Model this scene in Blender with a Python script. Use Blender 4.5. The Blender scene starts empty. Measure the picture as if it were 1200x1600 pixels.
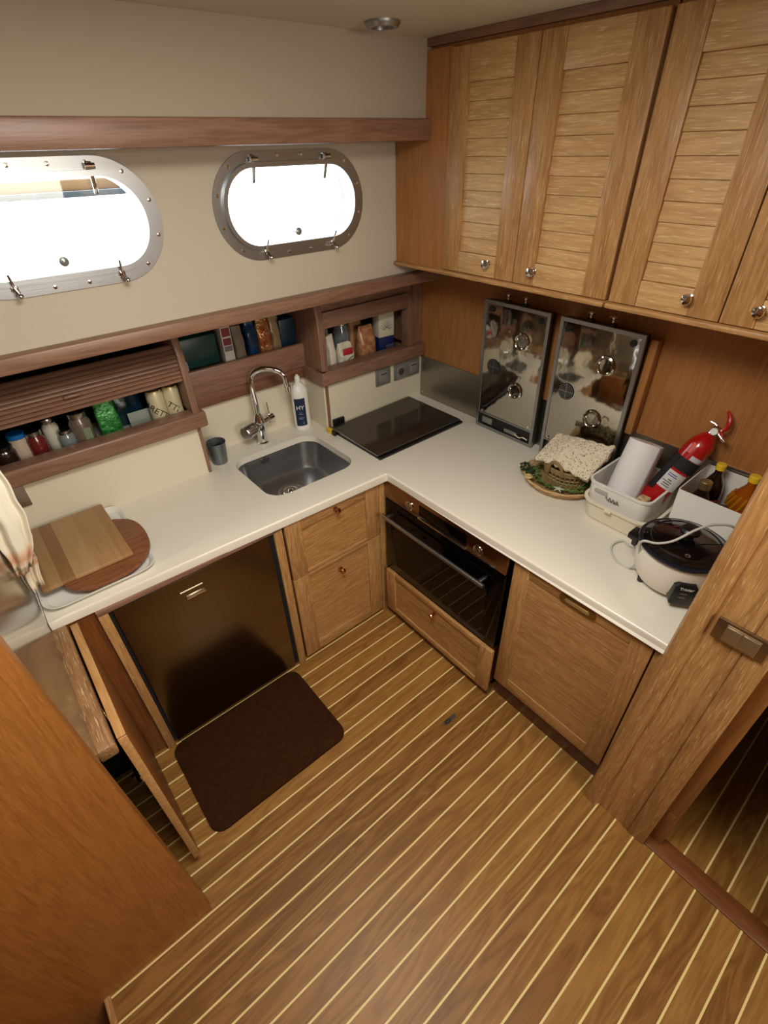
import bpy, bmesh, math, random
from mathutils import Vector, Matrix, Euler, noise
random.seed(7)
S = bpy.context.scene
C = S.collection
PI = math.pi
# ------------------------------------------------------------------ camera, world, lights, exposure
cam = bpy.data.objects.new('camera', bpy.data.cameras.new('camera'))
C.objects.link(cam); S.camera = cam
cam.data.sensor_fit = 'VERTICAL'; cam.data.sensor_height = 24.0
cam.data.lens = 772.48 / 1600 * 24.0
cam.data.clip_start = 0.02
_rt = Vector((0.76626594, -0.64212821, -0.02253592)); _up = Vector((0.39752346, 0.44623465, 0.80177911))
_fw = Vector((0.50478867, 0.62333458, -0.59719544))
_m = Matrix((_rt, _up, -_fw)).transposed().to_4x4()
_m.translation = Vector((-1.785042, -1.855443, 1.943421))
cam.matrix_world = _m
S.view_settings.view_transform = 'Standard'; S.view_settings.look = 'None'
S.view_settings.exposure = 0.08; S.view_settings.gamma = 1.0; S.view_settings.use_curve_mapping = False

W = bpy.data.worlds.new('overcast_sky'); S.world = W; W.use_nodes = True
bg = W.node_tree.nodes['Background']; bg.inputs[0].default_value = (0.86, 0.95, 1.0, 1); bg.inputs[1].default_value = 6.5

def area(name, loc, target, sx, sy, power, col):
    l = bpy.data.lights.new(name, 'AREA'); l.shape = 'RECTANGLE'; l.size = sx; l.size_y = sy
    l.energy = power; l.color = col
    o = bpy.data.objects.new(name, l); C.objects.link(o); o.location = loc
    o.rotation_euler = (Vector(target) - Vector(loc)).to_track_quat('-Z', 'Y').to_euler()
    return o
area('assumed_overhead_fill', (-1.45, -1.35, 2.185), (-1.40, -1.3, 0), 0.55, 0.55, 21, (1.0, 0.95, 0.85))  # assumed overhead source, no hatch modelled; placed to keep the doorway floor dark
area('added_rear_fill', (-1.25, -3.3, 1.85), (-1.1, -0.6, 0.9), 0.9, 0.6, 22, (1.0, 0.93, 0.80))  # added unseen fill behind the camera, brightens the galley but not the doorway

# ------------------------------------------------------------------ materials
def lin(c):
    return tuple(((x / 255) / 12.92 if x / 255 <= 0.04045 else ((x / 255 + 0.055) / 1.055) ** 2.4) for x in c) + (1,)
def mat(name, col, rough=0.5, metal=0.0, spec=None, trans=0, ior=None, emis=None, bump=None, coat=0, var=None):
    m = bpy.data.materials.new(name); m.use_nodes = True; nt = m.node_tree; b = nt.nodes['Principled BSDF']
    b.inputs['Base Color'].default_value = lin(col); b.inputs['Roughness'].default_value = rough
    b.inputs['Metallic'].default_value = metal
    if spec is not None: b.inputs['Specular IOR Level'].default_value = spec
    if trans: b.inputs['Transmission Weight'].default_value = trans
    if ior: b.inputs['IOR'].default_value = ior
    if coat: b.inputs['Coat Weight'].default_value = coat; b.inputs['Coat Roughness'].default_value = 0.08
    tc = nt.nodes.new('ShaderNodeTexCoord')
    if bump:
        sc, st = bump[0], bump[1]
        n = nt.nodes.new('ShaderNodeTexNoise'); n.inputs['Scale'].default_value = 1; n.inputs['Detail'].default_value = 4
        mp = nt.nodes.new('ShaderNodeMapping'); mp.inputs['Scale'].default_value = sc if isinstance(sc, tuple) else (sc,) * 3
        nt.links.new(tc.outputs['Object'], mp.inputs[0]); nt.links.new(mp.outputs[0], n.inputs['Vector'])
        bp = nt.nodes.new('ShaderNodeBump'); bp.inputs['Strength'].default_value = st; bp.inputs['Distance'].default_value = bump[2] if len(bump) > 2 else 0.002
        nt.links.new(n.outputs['Fac'], bp.inputs['Height']); nt.links.new(bp.outputs[0], b.inputs['Normal'])
    if var:
        n = nt.nodes.new('ShaderNodeTexNoise'); n.inputs['Scale'].default_value = var[0]; n.inputs['Detail'].default_value = 5
        nt.links.new(tc.outputs['Object'], n.inputs['Vector'])
        r = nt.nodes.new('ShaderNodeValToRGB'); r.color_ramp.elements[0].position = .35; r.color_ramp.elements[1].position = .65
        r.color_ramp.elements[0].color = lin(col); r.color_ramp.elements[1].color = lin(var[1])
        nt.links.new(n.outputs['Fac'], r.inputs[0]); nt.links.new(r.outputs[0], b.inputs['Base Color'])
    return m
def wood(name, dark, light, axis, rough=0.42, pore=0.5, scale=1.0, pale=None):
    """straight grained oak: long soft bands plus fine limed pores along one axis"""
    m = bpy.data.materials.new(name); m.use_nodes = True; nt = m.node_tree; N = nt.nodes; L = nt.links
    b = N['Principled BSDF']; b.inputs['Roughness'].default_value = rough
    tc = N.new('ShaderNodeTexCoord')
    def mapped(along, across):
        mp = N.new('ShaderNodeMapping'); s = [across * scale] * 3; s['xyz'.index(axis)] = along * scale
        mp.inputs['Scale'].default_value = s; L.new(tc.outputs['Object'], mp.inputs[0]); return mp
    a = mapped(1.1, 13); n1 = N.new('ShaderNodeTexNoise'); n1.inputs['Scale'].default_value = 1.0; n1.inputs['Detail'].default_value = 3
    n1.inputs['Distortion'].default_value = .45
    L.new(a.outputs[0], n1.inputs['Vector'])
    # contour rings from the slow noise -> cathedral figure
    mu = N.new('ShaderNodeMath'); mu.operation = 'MULTIPLY'; mu.inputs[1].default_value = 9; L.new(n1.outputs['Fac'], mu.inputs[0])
    pp = N.new('ShaderNodeMath'); pp.operation = 'PINGPONG'; pp.inputs[1].default_value = 0.5; L.new(mu.outputs[0], pp.inputs[0])
    p = mapped(14, 240); n2 = N.new('ShaderNodeTexNoise'); n2.inputs['Scale'].default_value = 1.0; n2.inputs['Detail'].default_value = 2
    L.new(p.outputs[0], n2.inputs['Vector'])
    mix = N.new('ShaderNodeMath'); mix.operation = 'MULTIPLY_ADD'; mix.inputs[1].default_value = pore
    L.new(n2.outputs['Fac'], mix.inputs[0])
    m3 = N.new('ShaderNodeMath'); m3.operation = 'MULTIPLY'; m3.inputs[1].default_value = 0.38; L.new(pp.outputs[0], m3.inputs[0])
    L.new(m3.outputs[0], mix.inputs[2])
    r = N.new('ShaderNodeValToRGB'); r.color_ramp.elements[0].position = .10; r.color_ramp.elements[1].position = .50
    r.color_ramp.elements[0].color = lin(dark); r.color_ramp.elements[1].color = lin(light)
    L.new(mix.outputs[0], r.inputs[0])
    out = r
    if pale:
        q = mapped(22, 420); n3 = N.new('ShaderNodeTexNoise'); n3.inputs['Scale'].default_value = 1; n3.inputs['Detail'].default_value = 1
        L.new(q.outputs[0], n3.inputs['Vector'])
        rr = N.new('ShaderNodeValToRGB'); rr.color_ramp.elements[0].position = .60; rr.color_ramp.elements[1].position = .70
        rr.color_ramp.elements[0].color = (0, 0, 0, 1); rr.color_ramp.elements[1].color = (.55, .55, .55, 1); L.new(n3.outputs['Fac'], rr.inputs[0])
        mx = N.new('ShaderNodeMix'); mx.data_type = 'RGBA'; L.new(rr.outputs[0], mx.inputs[0]); L.new(r.outputs[0], mx.inputs[6])
        mx.inputs[7].default_value = lin(pale); L.new(mx.outputs[2], b.inputs['Base Color'])
    else: L.new(out.outputs[0], b.inputs['Base Color'])
    bp = N.new('ShaderNodeBump'); bp.inputs['Strength'].default_value = .25; bp.inputs['Distance'].default_value = .001
    L.new(n2.outputs['Fac'], bp.inputs['Height']); L.new(bp.outputs[0], b.inputs['Normal'])
    return m
OD, OL, OP = (142, 98, 54), (184, 139, 86), (220, 186, 138)
oak_x = wood('oak_grain_x', OD, OL, 'x', pale=OP); oak_y = wood('oak_grain_y', OD, OL, 'y', pale=OP); oak_z = wood('oak_grain_z', OD, OL, 'z', pale=OP)
slat_y = wood('oak_slat', (168, 126, 76), (202, 162, 108), 'y', pale=(230, 202, 158)); slat_x = wood('oak_slat_x', (150, 102, 54), (188, 140, 84), 'x', pale=OP)
panel_z = wood('oak_veneer', (146, 94, 48), (172, 118, 66), 'z', rough=.38)
fore_z = wood('oak_bulkhead', (134, 80, 32), (160, 102, 46), 'z', rough=.42, scale=1.2, pale=(172, 116, 60))
red_x = wood('rail_oak', (106, 76, 60), (142, 106, 86), 'x', rough=.4); red_y = wood('rail_oak_y', (106, 76, 60), (140, 104, 84), 'y'); red_z = wood('rail_oak_z', (106, 76, 60), (140, 104, 84), 'z')
dark_x = wood('dark_oak', (60, 34, 18), (96, 58, 30), 'x'); dark_z = wood('dark_oak_z', (86, 46, 20), (124, 72, 34), 'z', rough=.35)
cream = mat('cream_vinyl', (186, 176, 158), .75, bump=(160, .12)); cream_up = mat('cream_headlining', (166, 152, 134), .85, bump=(90, .2))
ceil_m = mat('ceiling_paint', (206, 202, 186), .6)
corian = mat('solid_surface', (226, 221, 208), .2, var=(900, (219, 213, 199))); splash_w = mat('white_laminate', (216, 208, 186), .35)
steel = mat('brushed_steel', (164, 167, 170), .34, 1, bump=((8, 8, 600), .05)); steel_dk = mat('stainless_sheet', (165, 160, 150), .34, 1, bump=((300, 6, 300), .06))
chrome = mat('chrome', (225, 225, 225), .06, 1); fridge_m = mat('fridge_steel', (132, 118, 98), .24, 1, bump=((4, 500, 500), .02))
mirror = mat('polished_steel', (190, 186, 176), .09, 1, bump=((3, 4, 3), .9, .008)); leftpanel = mat('varnished_panel', (150, 136, 116), .16, .6, bump=((5, 4, 4), .1, .004))
black = mat('black_plastic', (14, 14, 16), .35); blackgl = mat('black_glass', (4, 4, 5), .06, spec=.18); rubber = mat('rubber', (20, 20, 22), .8)
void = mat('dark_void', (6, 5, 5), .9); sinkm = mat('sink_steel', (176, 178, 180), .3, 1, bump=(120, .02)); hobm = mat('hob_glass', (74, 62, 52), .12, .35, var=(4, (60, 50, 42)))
matm = mat('mat_pile', (60, 34, 16), .98, spec=.08, bump=(900, .6), var=(60, (50, 28, 13)))
whitep = mat('white_plastic', (228, 226, 220), .35); creamp = mat('cream_plastic', (226, 218, 196), .4); tealgrey = mat('grey_plastic', (140, 142, 138), .3, .5)
paper = mat('paper', (226, 224, 224), .9, bump=(300, .3)); red = mat('red_enamel', (168, 16, 20), .22, coat=.6); navy = mat('navy_label', (14, 36, 66), .5)
gold = mat('brass', (214, 168, 84), .2, 1); copper = mat('copper_knob', (214, 150, 110), .14, 1)
yellow = mat('yellow_plastic', (226, 186, 40), .4); clothm = mat('crochet', (232, 220, 196), .95)
wicker = mat('wicker', (150, 124, 82), .7, bump=(200, .5)); wickerp = mat('pale_wicker', (200, 166, 116), .65, bump=(200, .5))
leafd = mat('dark_leaf', (36, 62, 40), .55); leaf = mat('leaf', (112, 138, 62), .55, var=(30, (70, 100, 44)))
glass = bpy.data.materials.new('window_glass'); glass.use_nodes = True
_n = glass.node_tree; _n.nodes.remove(_n.nodes['Principled BSDF'])
_t = _n.nodes.new('ShaderNodeBsdfTransparent'); _g = _n.nodes.new('ShaderNodeBsdfGlossy'); _g.inputs['Roughness'].default_value = .02
_f = _n.nodes.new('ShaderNodeFresnel'); _f.inputs[0].default_value = 1.45; _x = _n.nodes.new('ShaderNodeMixShader')
_n.links.new(_f.outputs[0], _x.inputs[0]); _n.links.new(_t.outputs[0], _x.inputs[1]); _n.links.new(_g.outputs[0], _x.inputs[2]); _n.links.new(_x.outputs[0], _n.nodes['Material Output'].inputs[0])
jarglass = mat('jar_glass', (200, 215, 205), .06, trans=.85, ior=1.45); darkglass = mat('dark_bottle', (24, 10, 4), .08, coat=.6); amber = mat('amber_oil', (170, 84, 14), .12, trans=.35)

# floor: teak planks with pale caulking, one line every 68 mm
floor_m = bpy.data.materials.new('teak_and_holly'); floor_m.use_nodes = True
def _floor():
    nt = floor_m.node_tree; N = nt.nodes; L = nt.links; b = N['Principled BSDF']; b.inputs['Roughness'].default_value = .42; b.inputs['Specular IOR Level'].default_value = .3
    tc = N.new('ShaderNodeTexCoord'); sp = N.new('ShaderNodeSeparateXYZ'); L.new(tc.outputs['Object'], sp.inputs[0])
    def M(op, a, b_=None):
        n = N.new('ShaderNodeMath'); n.operation = op
        for i, v in enumerate((a, b_)):
            if v is None: continue
            if isinstance(v, (int, float)): n.inputs[i].default_value = v
            else: L.new(v, n.inputs[i])
        return n.outputs[0]
    t = M('DIVIDE', M('ADD', sp.outputs['Y'], 1.093), .0683)
    fr = M('FRACT', t); fl = M('FLOOR', t)
    d = M('ABSOLUTE', M('SUBTRACT', fr, .5)); line = M('GREATER_THAN', d, .5 - .042)
    wn = N.new('ShaderNodeTexWhiteNoise'); wn.noise_dimensions = '1D'; L.new(fl, wn.inputs['W'])
    cb = N.new('ShaderNodeCombineXYZ'); L.new(M('ADD', sp.outputs['X'], M('MULTIPLY', wn.outputs['Value'], 11)), cb.inputs[0]); L.new(sp.outputs['Y'], cb.inputs[1]); L.new(M('MULTIPLY', fl, 1.0), cb.inputs[2])
    mp = N.new('ShaderNodeMapping'); mp.inputs['Scale'].default_value = (1.7, 14, 1); L.new(cb.outputs[0], mp.inputs[0])
    n1 = N.new('ShaderNodeTexNoise'); n1.inputs['Scale'].default_value = 1; n1.inputs['Detail'].default_value = 3; n1.inputs['Distortion'].default_value = .8; L.new(mp.outputs[0], n1.inputs['Vector'])
    ring = M('PINGPONG', M('MULTIPLY', n1.outputs['Fac'], 7), .5)
    mp2 = N.new('ShaderNodeMapping'); mp2.inputs['Scale'].default_value = (12, 260, 1); L.new(cb.outputs[0], mp2.inputs[0])
    n2 = N.new('ShaderNodeTexNoise'); n2.inputs['Scale'].default_value = 1; n2.inputs['Detail'].default_value = 2; L.new(mp2.outputs[0], n2.inputs['Vector'])
    f = M('ADD', M('ADD', M('MULTIPLY', ring, .45), M('MULTIPLY', n2.outputs['Fac'], .35)), M('MULTIPLY', wn.outputs['Value'], .25))
    r = N.new('ShaderNodeValToRGB'); r.color_ramp.elements[0].position = .18; r.color_ramp.elements[1].position = .75
    r.color_ramp.elements[0].color = lin((114, 74, 31)); r.color_ramp.elements[1].color = lin((168, 122, 62)); L.new(f, r.inputs[0])
    mx = N.new('ShaderNodeMix'); mx.data_type = 'RGBA'; L.new(line, mx.inputs[0]); L.new(r.outputs[0], mx.inputs[6]); mx.inputs[7].default_value = lin((228, 206, 142))
    L.new(mx.outputs[2], b.inputs['Base Color'])
_floor()

# ------------------------------------------------------------------ mesh helpers
BASE = {}
class G:
    def __init__(s): s.bm = bmesh.new()
    def _tag(s, n0): return [v for v in s.bm.verts][n0:]
    def box(s, x0, x1, y0, y1, z0, z1, bev=0, seg=2, M=None):
        r = bmesh.ops.create_cube(s.bm, size=1.0); vs = r['verts']
        for v in vs: v.co = Vector(((x0 + x1) / 2 + v.co.x * (x1 - x0), (y0 + y1) / 2 + v.co.y * (y1 - y0), (z0 + z1) / 2 + v.co.z * (z1 - z0)))
        if M is not None:
            for v in vs: v.co = M @ v.co
        if bev:
            es = list({e for v in vs for e in v.link_edges})
            bmesh.ops.bevel(s.bm, geom=es, offset=min(bev, abs(x1 - x0) * .45, abs(y1 - y0) * .45, abs(z1 - z0) * .45), segments=seg, affect='EDGES', profile=.5)
        return s
    def ring(s, c, u, v, r, seg): return [s.bm.verts.new(c + (u * math.cos(2 * PI * i / seg) + v * math.sin(2 * PI * i / seg)) * r) for i in range(seg)]
    def tube(s, pts, r, seg=10, cap=True, closed=False):
        pts = [Vector(p) for p in pts]; n = len(pts); rr = r if isinstance(r, (list, tuple)) else [r] * n
        prev = None; rings = []; u = None
        for i, p in enumerate(pts):
            if closed: t = pts[(i + 1) % n] - pts[i - 1]
            else: t = pts[min(i + 1, n - 1)] - pts[max(i - 1, 0)]
            t.normalize()
            if u is None:
                u = t.orthogonal().normalized()
            else:
                u = (u - t * u.dot(t)); u = u.normalized() if u.length > 1e-6 else t.orthogonal().normalized()
            rings.append(s.ring(p, u, t.cross(u), rr[i], seg))
        for i in range(n if closed else n - 1):
            a, b = rings[i], rings[(i + 1) % n]
            for k in range(seg): s.bm.faces.new((a[k], a[(k + 1) % seg], b[(k + 1) % seg], b[k]))
        if cap and not closed:
            s.bm.faces.new(rings[0][::-1]); s.bm.faces.new(rings[-1])
        return s
    def cyl(s, p0, p1, r0, r1=None, seg=24): return s.tube([p0, p1], [r0, r0 if r1 is None else r1], seg)
    def lathe(s, prof, c=(0, 0, 0), seg=32, axis='z', close=False, sx=1, sy=1):
        c = Vector(c); rings = []
        for r, h in prof:
            ring = []
            for i in range(seg):
                a = 2 * PI * i / seg; x, y = max(r, 1e-5) * math.cos(a) * sx, max(r, 1e-5) * math.sin(a) * sy
                p = {'z': (x, y, h), 'x': (h, x, y), 'y': (y, h, x)}[axis]
                ring.append(s.bm.verts.new(c + Vector(p)))
            rings.append(ring)
        for a, b in zip(rings, rings[1:]):
            for k in range(seg): s.bm.faces.new((a[k], a[(k + 1) % seg], b[(k + 1) % seg], b[k]))
        if close:
            a, b = rings[-1], rings[0]
            for k in range(seg): s.bm.faces.new((a[k], a[(k + 1) % seg], b[(k + 1) % seg], b[k]))
        else:
            s.bm.faces.new(rings[0][::-1]); s.bm.faces.new(rings[-1])
        return s
    def prism(s, poly, axis, a, b, bev=0):
        def P(p, h):
            return {'z': (p[0], p[1], h), 'x': (h, p[0], p[1]), 'y': (p[0], h, p[1])}[axis]
        A = [s.bm.verts.new(P(p, a)) for p in poly]; B = [s.bm.verts.new(P(p, b)) for p in poly]; n = len(poly)
        fs = [s.bm.faces.new(A[::-1]), s.bm.faces.new(B)]
        for i in range(n): s.bm.faces.new((A[i], A[(i + 1) % n], B[(i + 1) % n], B[i]))
        if bev:
            es = [e for f in fs for e in f.edges]
            bmesh.ops.bevel(s.bm, geom=es, offset=bev, segments=2, affect='EDGES', profile=.5)
        return s
    def ball(s, c, r, sc=(1, 1, 1), u=16, v=10):
        q = bmesh.ops.create_uvsphere(s.bm, u_segments=u, v_segments=v, radius=r)['verts']
        for w in q: w.co = Vector((w.co.x * sc[0] + c[0], w.co.y * sc[1] + c[1], w.co.z * sc[2] + c[2]))
        return s
    def holed(s, outer, inners, axis, a, b):
        """plate with holes, outline lists of 2-D points"""
        def P(p, h): return {'z': (p[0], p[1], h), 'x': (h, p[0], p[1]), 'y': (p[0], h, p[1])}[axis]
        cap = {}
        for h in (a, b):
            es = []; cap[h] = []
            for loop in [outer] + inners:
                vs = [s.bm.verts.new(P(p, h)) for p in loop]; cap[h].append(vs)
                es += [s.bm.edges.new((vs[i], vs[(i + 1) % len(vs)])) for i in range(len(vs))]
            bmesh.ops.triangle_fill(s.bm, use_beauty=True, edges=es)
        for va, vb in zip(cap[a], cap[b]):
            n = len(va)
            for i in range(n): s.bm.faces.new((va[i], va[(i + 1) % n], vb[(i + 1) % n], vb[i]))
        return s
    def xf(s, M):
        for v in s.bm.verts: v.co = M @ v.co
        return s
    def build(s, name, m, parent=None, loc=None, smooth=True):
        """world-coordinate verts are shifted to the thing's base"""
        bmesh.ops.recalc_face_normals(s.bm, faces=s.bm.faces[:])
        off = Vector((0, 0, 0))
        if parent is not None: off = BASE.get(parent.name, off)
        elif loc is not None: off = Vector(loc)
        for v in s.bm.verts: v.co -= off
        me = bpy.data.meshes.new(name); s.bm.to_mesh(me); s.bm.free(); me.materials.append(m)
        if smooth:
            me.polygons.foreach_set('use_smooth', [True] * len(me.polygons)); me.set_sharp_from_angle(angle=math.radians(35))
        o = bpy.data.objects.new(name, me); C.objects.link(o)
        if parent is not None: o.parent = parent; BASE[o.name] = off
        else: o.location = off; BASE[o.name] = off
        return o
def tag(o, label=None, cat=None, group=None, kind=None):
    for k, v in (('label', label), ('category', cat), ('group', group), ('kind', kind)):
        if v: o[k] = v
    return o
def thing(name, label, cat, loc=(0, 0, 0), group=None, rot=None):
    o = bpy.data.objects.new(name, None); C.objects.link(o); o.location = loc; o.empty_display_size = .05
    BASE[o.name] = Vector(loc)
    if rot is not None: o.rotation_euler = rot; BASE[o.name] = Vector((0, 0, 0))     # local coordinates
    return tag(o, label, cat, group)
def local(o): BASE[o.name] = Vector((0, 0, 0)); return o
def struct(name, g, m, **k): return tag(g.build(name, m, **k), kind='structure')
def part(g, name, m, p, label=None, smooth=True):
    o = g.build(name, m, p, smooth=smooth)
    if label: o['label'] = label
    return o
def rrect(x0, x1, y0, y1, r, n=6):
    out = []
    for cx, cy, a0 in ((x1 - r, y1 - r, 0), (x0 + r, y1 - r, 90), (x0 + r, y0 + r, 180), (x1 - r, y0 + r, 270)):
        for i in range(n + 1):
            a = math.radians(a0 + 90 * i / n); out.append((cx + r * math.cos(a), cy + r * math.sin(a)))
    return out
def text(body, size, M, parent, m, name='lettering', depth=.0006, bend=None, align='CENTER'):
    c = bpy.data.curves.new(name, 'FONT'); c.body = body; c.size = size; c.extrude = depth; c.align_x = align; c.align_y = 'CENTER'
    t = bpy.data.objects.new(name, c); C.objects.link(t); dg = bpy.context.evaluated_depsgraph_get()
    me = bpy.data.meshes.new_from_object(t.evaluated_get(dg)); bpy.data.objects.remove(t)
    bm = bmesh.new(); bm.from_mesh(me)
    if bend:
        for v in bm.verts:
            a = v.co.x / bend; rr = bend + v.co.z; v.co = Vector((rr * math.sin(a), v.co.y, rr * math.cos(a)))
    bm.transform(M); me.clear_geometry(); g = G(); g.bm.free(); g.bm = bm
    return part(g, name, m, parent)
def frame(o, u, v):
    """matrix placing 2-D x,y along world u,v with origin o"""
    u = Vector(u).normalized(); v = Vector(v).normalized(); w = u.cross(v)
    M = Matrix((u, v, w)).transposed().to_4x4(); M.translation = Vector(o); return M
XM = frame((0, 0, 0), (1, 0, 0), (0, 0, 1))

# ------------------------------------------------------------------ room shell
HC = 0.837          # worktop height
WY = -0.165         # porthole wall face
g = G().prism([(-2.227, -1.05), (-2.4, -1.05), (-2.4, .32), (.06, .32), (.06, -1.75), (1.4, -1.75), (1.4, -3.8), (-2.227, -3.8)], 'z', -.04, 0)
struct('floor', g, floor_m)
struct('trim_1', G().box(-2.24, -2.222, -3.8, -1.052, -.06, .004, .003), oak_y)                    # pale lip where the floor stops
struct('floor_lower', G().box(-3.6, -2.24, -3.8, -.9, -.52, -.48), dark_x)
struct('wall_step', G().box(-2.238, -2.23, -3.8, -1.052, -.48, -.06), dark_z)
struct('ceiling', G().box(-3.6, 1.4, -3.8, .4, 2.205, 2.25), ceil_m)
# porthole wall
def stadium(cx, cz, w, h, r, n=14): return rrect(cx - w / 2, cx + w / 2, cz - h / 2, cz + h / 2, r, n)
WINS = [(-1.506, 1.787), (-.768, 1.787)]
g = G().holed([(-2.4, 1.48), (.03, 1.48), (.03, 1.99), (-2.4, 1.99)], [stadium(cx, cz, .50, .225, .108) for cx, cz in WINS], 'y', WY, WY + .07)
struct('wall_back', g, cream)
struct('wall_upper', G().box(-2.4, .03, -.322, -.20, 1.972, 2.205), cream_up)
struct('wall_hull', G().box(-2.4, .03, .32, .36, 0, 1.47), dark_x)
struct('trim_2', G().box(-2.4, -.305, -.342, WY + .0, 1.948, 1.972, .002).box(-2.4, -.305, -.348, -.322, 1.948, 2.008, .006), red_x)   # wooden rail over the portholes
struct('trim_3', G().box(-2.4, -.004, -.208, -.160, 1.462, 1.508, .008).box(-2.4, -.004, -.17, .32, 1.462, 1.482), red_x)  # ledge under the portholes
g = G().box(0, .04, -1.9, .32, 0, 2.205)
struct('wall_right', g, panel_z)
struct('wall_left', G().box(-1.98, -1.94, -1.04, -.475, .813, 2.205).box(-1.98, -1.94, -.475, .32, .838, 2.205), leftpanel)
struct('wall_rear', G().box(-3.6, 1.4, -3.84, -3.8, -.5, 2.205), panel_z)
struct('wall_far_left', G().box(-3.64, -3.6, -3.8, -1.0, -.5, 2.205), panel_z)
# foreground bulkhead, its free edge beside the cupboard door
g = G().prism([(-3.6, -.5), (-1.912, -.5), (-1.912, .06), (-1.935, 1.3), (-1.95, 2.2), (-3.6, 2.2)], 'y', -1.085, -1.05, .006)
struct('wall_foreground', g, fore_z)
# bulkhead at the worktop end
struct('wall_front', G().box(-.70, 0, -1.874, -1.722, 0, 2.205).box(-.665, 0, -1.74, -1.670, .0, .80), oak_z)
g = G()
g.prism([(-.664, -1.684), (-.698, -1.680), (-.711, -1.686), (-.717, -1.698), (-.717, -1.724), (-.711, -1.730), (-.699, -1.733), (-.699, -1.765), (-.664, -1.765)], 'z', 0, 2.2)
for v in g.bm.verts: v.co.y -= (v.co.z - .84) * .03
struct('trim_4', g, oak_z)
struct('trim_5', G().box(-.708, -.65, -1.876, -1.822, 0, 2.2, .004).box(-.704, -.65, -1.822, -1.80, 0, 2.2, .003), oak_z)
struct('door_1', G().box(-.665, -.60, -1.915, -1.872, 0, 2.2, .003).box(-.668, -.66, -1.905, -1.885, .17, .205), wood('door_stop', (120, 74, 34), (150, 98, 50), 'z'))
struct('trim_7', G().box(-.70, -.632, -2.31, -1.876, 0, .008, .003), wood('threshold_wood', (96, 52, 22), (124, 74, 34), 'y'))
struct('wall_doorway', G().box(-.70, -.62, -3.8, -2.31, 0, 2.205), oak_z)  # unseen wall narrows the doorway to keep light off the cabin floor
struct('wall_cabin', G().box(1.36, 1.4, -3.8, -1.75, 0, 2.205).box(-.62, 1.4, -1.91, -1.875, 0, 2.205), dark_z)
struct('wall_header', G().box(-.70, -.62, -2.31, -1.915, 1.80, 2.205), oak_y)  # unseen header set low to keep light out of the cabin

# portholes
for i, (cx, cz) in enumerate(WINS):
    w = thing('window_%d' % (i + 1), None, None, (cx, WY, cz)); w['kind'] = 'structure'
    g = G().holed(stadium(cx, cz, .575, .300, .148), [stadium(cx, cz, .492, .217, .104)], 'y', WY - .006, WY)
    part(g, 'window_frame', steel, w)
    g = G().holed(stadium(cx, cz, .516, .240, .118), [stadium(cx, cz, .488, .213, .102)], 'y', WY - .018, WY + .05)
    part(g, 'inner_rim', steel, w)
    part(G().prism(stadium(cx, cz, .49, .215, .103), 'y', WY + .02, WY + .026), 'pane', glass, w)
    for k in range(18):
        t = k / 18; ol = stadium(cx, cz, .545, .270, .133); p = ol[int(t * len(ol)) % len(ol)]
    # screws spread evenly round the flange
    ol = stadium(cx, cz, .547, .272, .134, 20); per = [0]
    for a, b in zip(ol, ol[1:] + ol[:1]): per.append(per[-1] + math.dist(a, b))
    for k in range(16):
        s_ = per[-1] * (k + .5) / 16; j = max(q for q in range(len(ol)) if per[q] <= s_)
        a, b = ol[j], ol[(j + 1) % len(ol)]; f = (s_ - per[j]) / max(1e-9, per[j + 1] - per[j])
        px, pz = a[0] + (b[0] - a[0]) * f, a[1] + (b[1] - a[1]) * f
        part(G().lathe([(.0055, -.0), (.005, -.002), (.0, -.0025)], (px, WY - .006, pz), 10, 'y'), 'screw', chrome, w)
    for dx in (-.135, .135):      # dogs holding the pane: long arms above, short ones with knobs below
        x = cx + dx
        g = G().cyl((x - .012, WY - .02, cz + .128), (x + .012, WY - .02, cz + .128), .007, seg=12).box(x - .008, x + .008, WY - .014, WY - .004, cz + .118, cz + .138, .002)
        R = Matrix.Translation((x, WY - .020, cz + .13)) @ Matrix.Rotation(math.radians(28), 4, 'X') @ Matrix.Rotation(math.radians(-4), 4, 'Y')
        g.box(-.0055, .0055, -.003, .003, -.072, .004, .002, M=R)
        part(g, 'latch', chrome, w)
        g = G().box(x - .008, x + .008, WY - .02, WY - .004, cz - .133, cz - .117, .003).cyl((x, WY - .015, cz - .125), (x - .006, WY - .05, cz - .088), .0035, .003, 10)
        g.cyl((x + .002, WY - .018, cz - .128), (x + .004, WY - .034, cz - .14), .004, seg=10).ball((x + .004, WY - .036, cz - .141), .0075, u=12, v=8)
        part(g, 'latch', chrome, w)
    part(G().lathe([(.006, .02), (.006, -.004), (.012, -.008), (.012, -.014), (.004, -.018)], (cx, WY, cz - .078), 16, 'y'), 'knob', tealgrey, w)
# things outside the left porthole: a landing-stage beam
tag(G().box(-4.2, -.83, 1.25, 1.30, 1.795, 1.842, .01).build('mooring_beam', mat('weathered_beam', (92, 68, 40), .8, var=(6, (112, 86, 54)))), 'weathered brown beam outside beyond the left porthole glass', 'beam')
tag(G().box(-4.2, -.68, 1.24, 1.28, 1.770, 1.794, .006).build('steel_girder', mat('blue_grey_paint', (36, 50, 58), .6)), 'dark blue-grey girder outside, under the brown beam', 'girder')

# ceiling lamp
t = thing('ceiling_light', 'small round recessed downlight in the ceiling, near the cupboards', 'ceiling light', (-.605, -.45, 2.2))
part(G().lathe([(.030, 2.205), (.048, 2.205), (.048, 2.200), (.042, 2.192), (.030, 2.192)], (-.605, -.45, 0), 32, close=True), 'bezel', steel, t)
part(G().lathe([(.031, 2.199), (.031, 2.203)], (-.605, -.45, 0), 24), 'lens', mat('frosted_lens', (190, 180, 160), .5), t)

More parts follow.
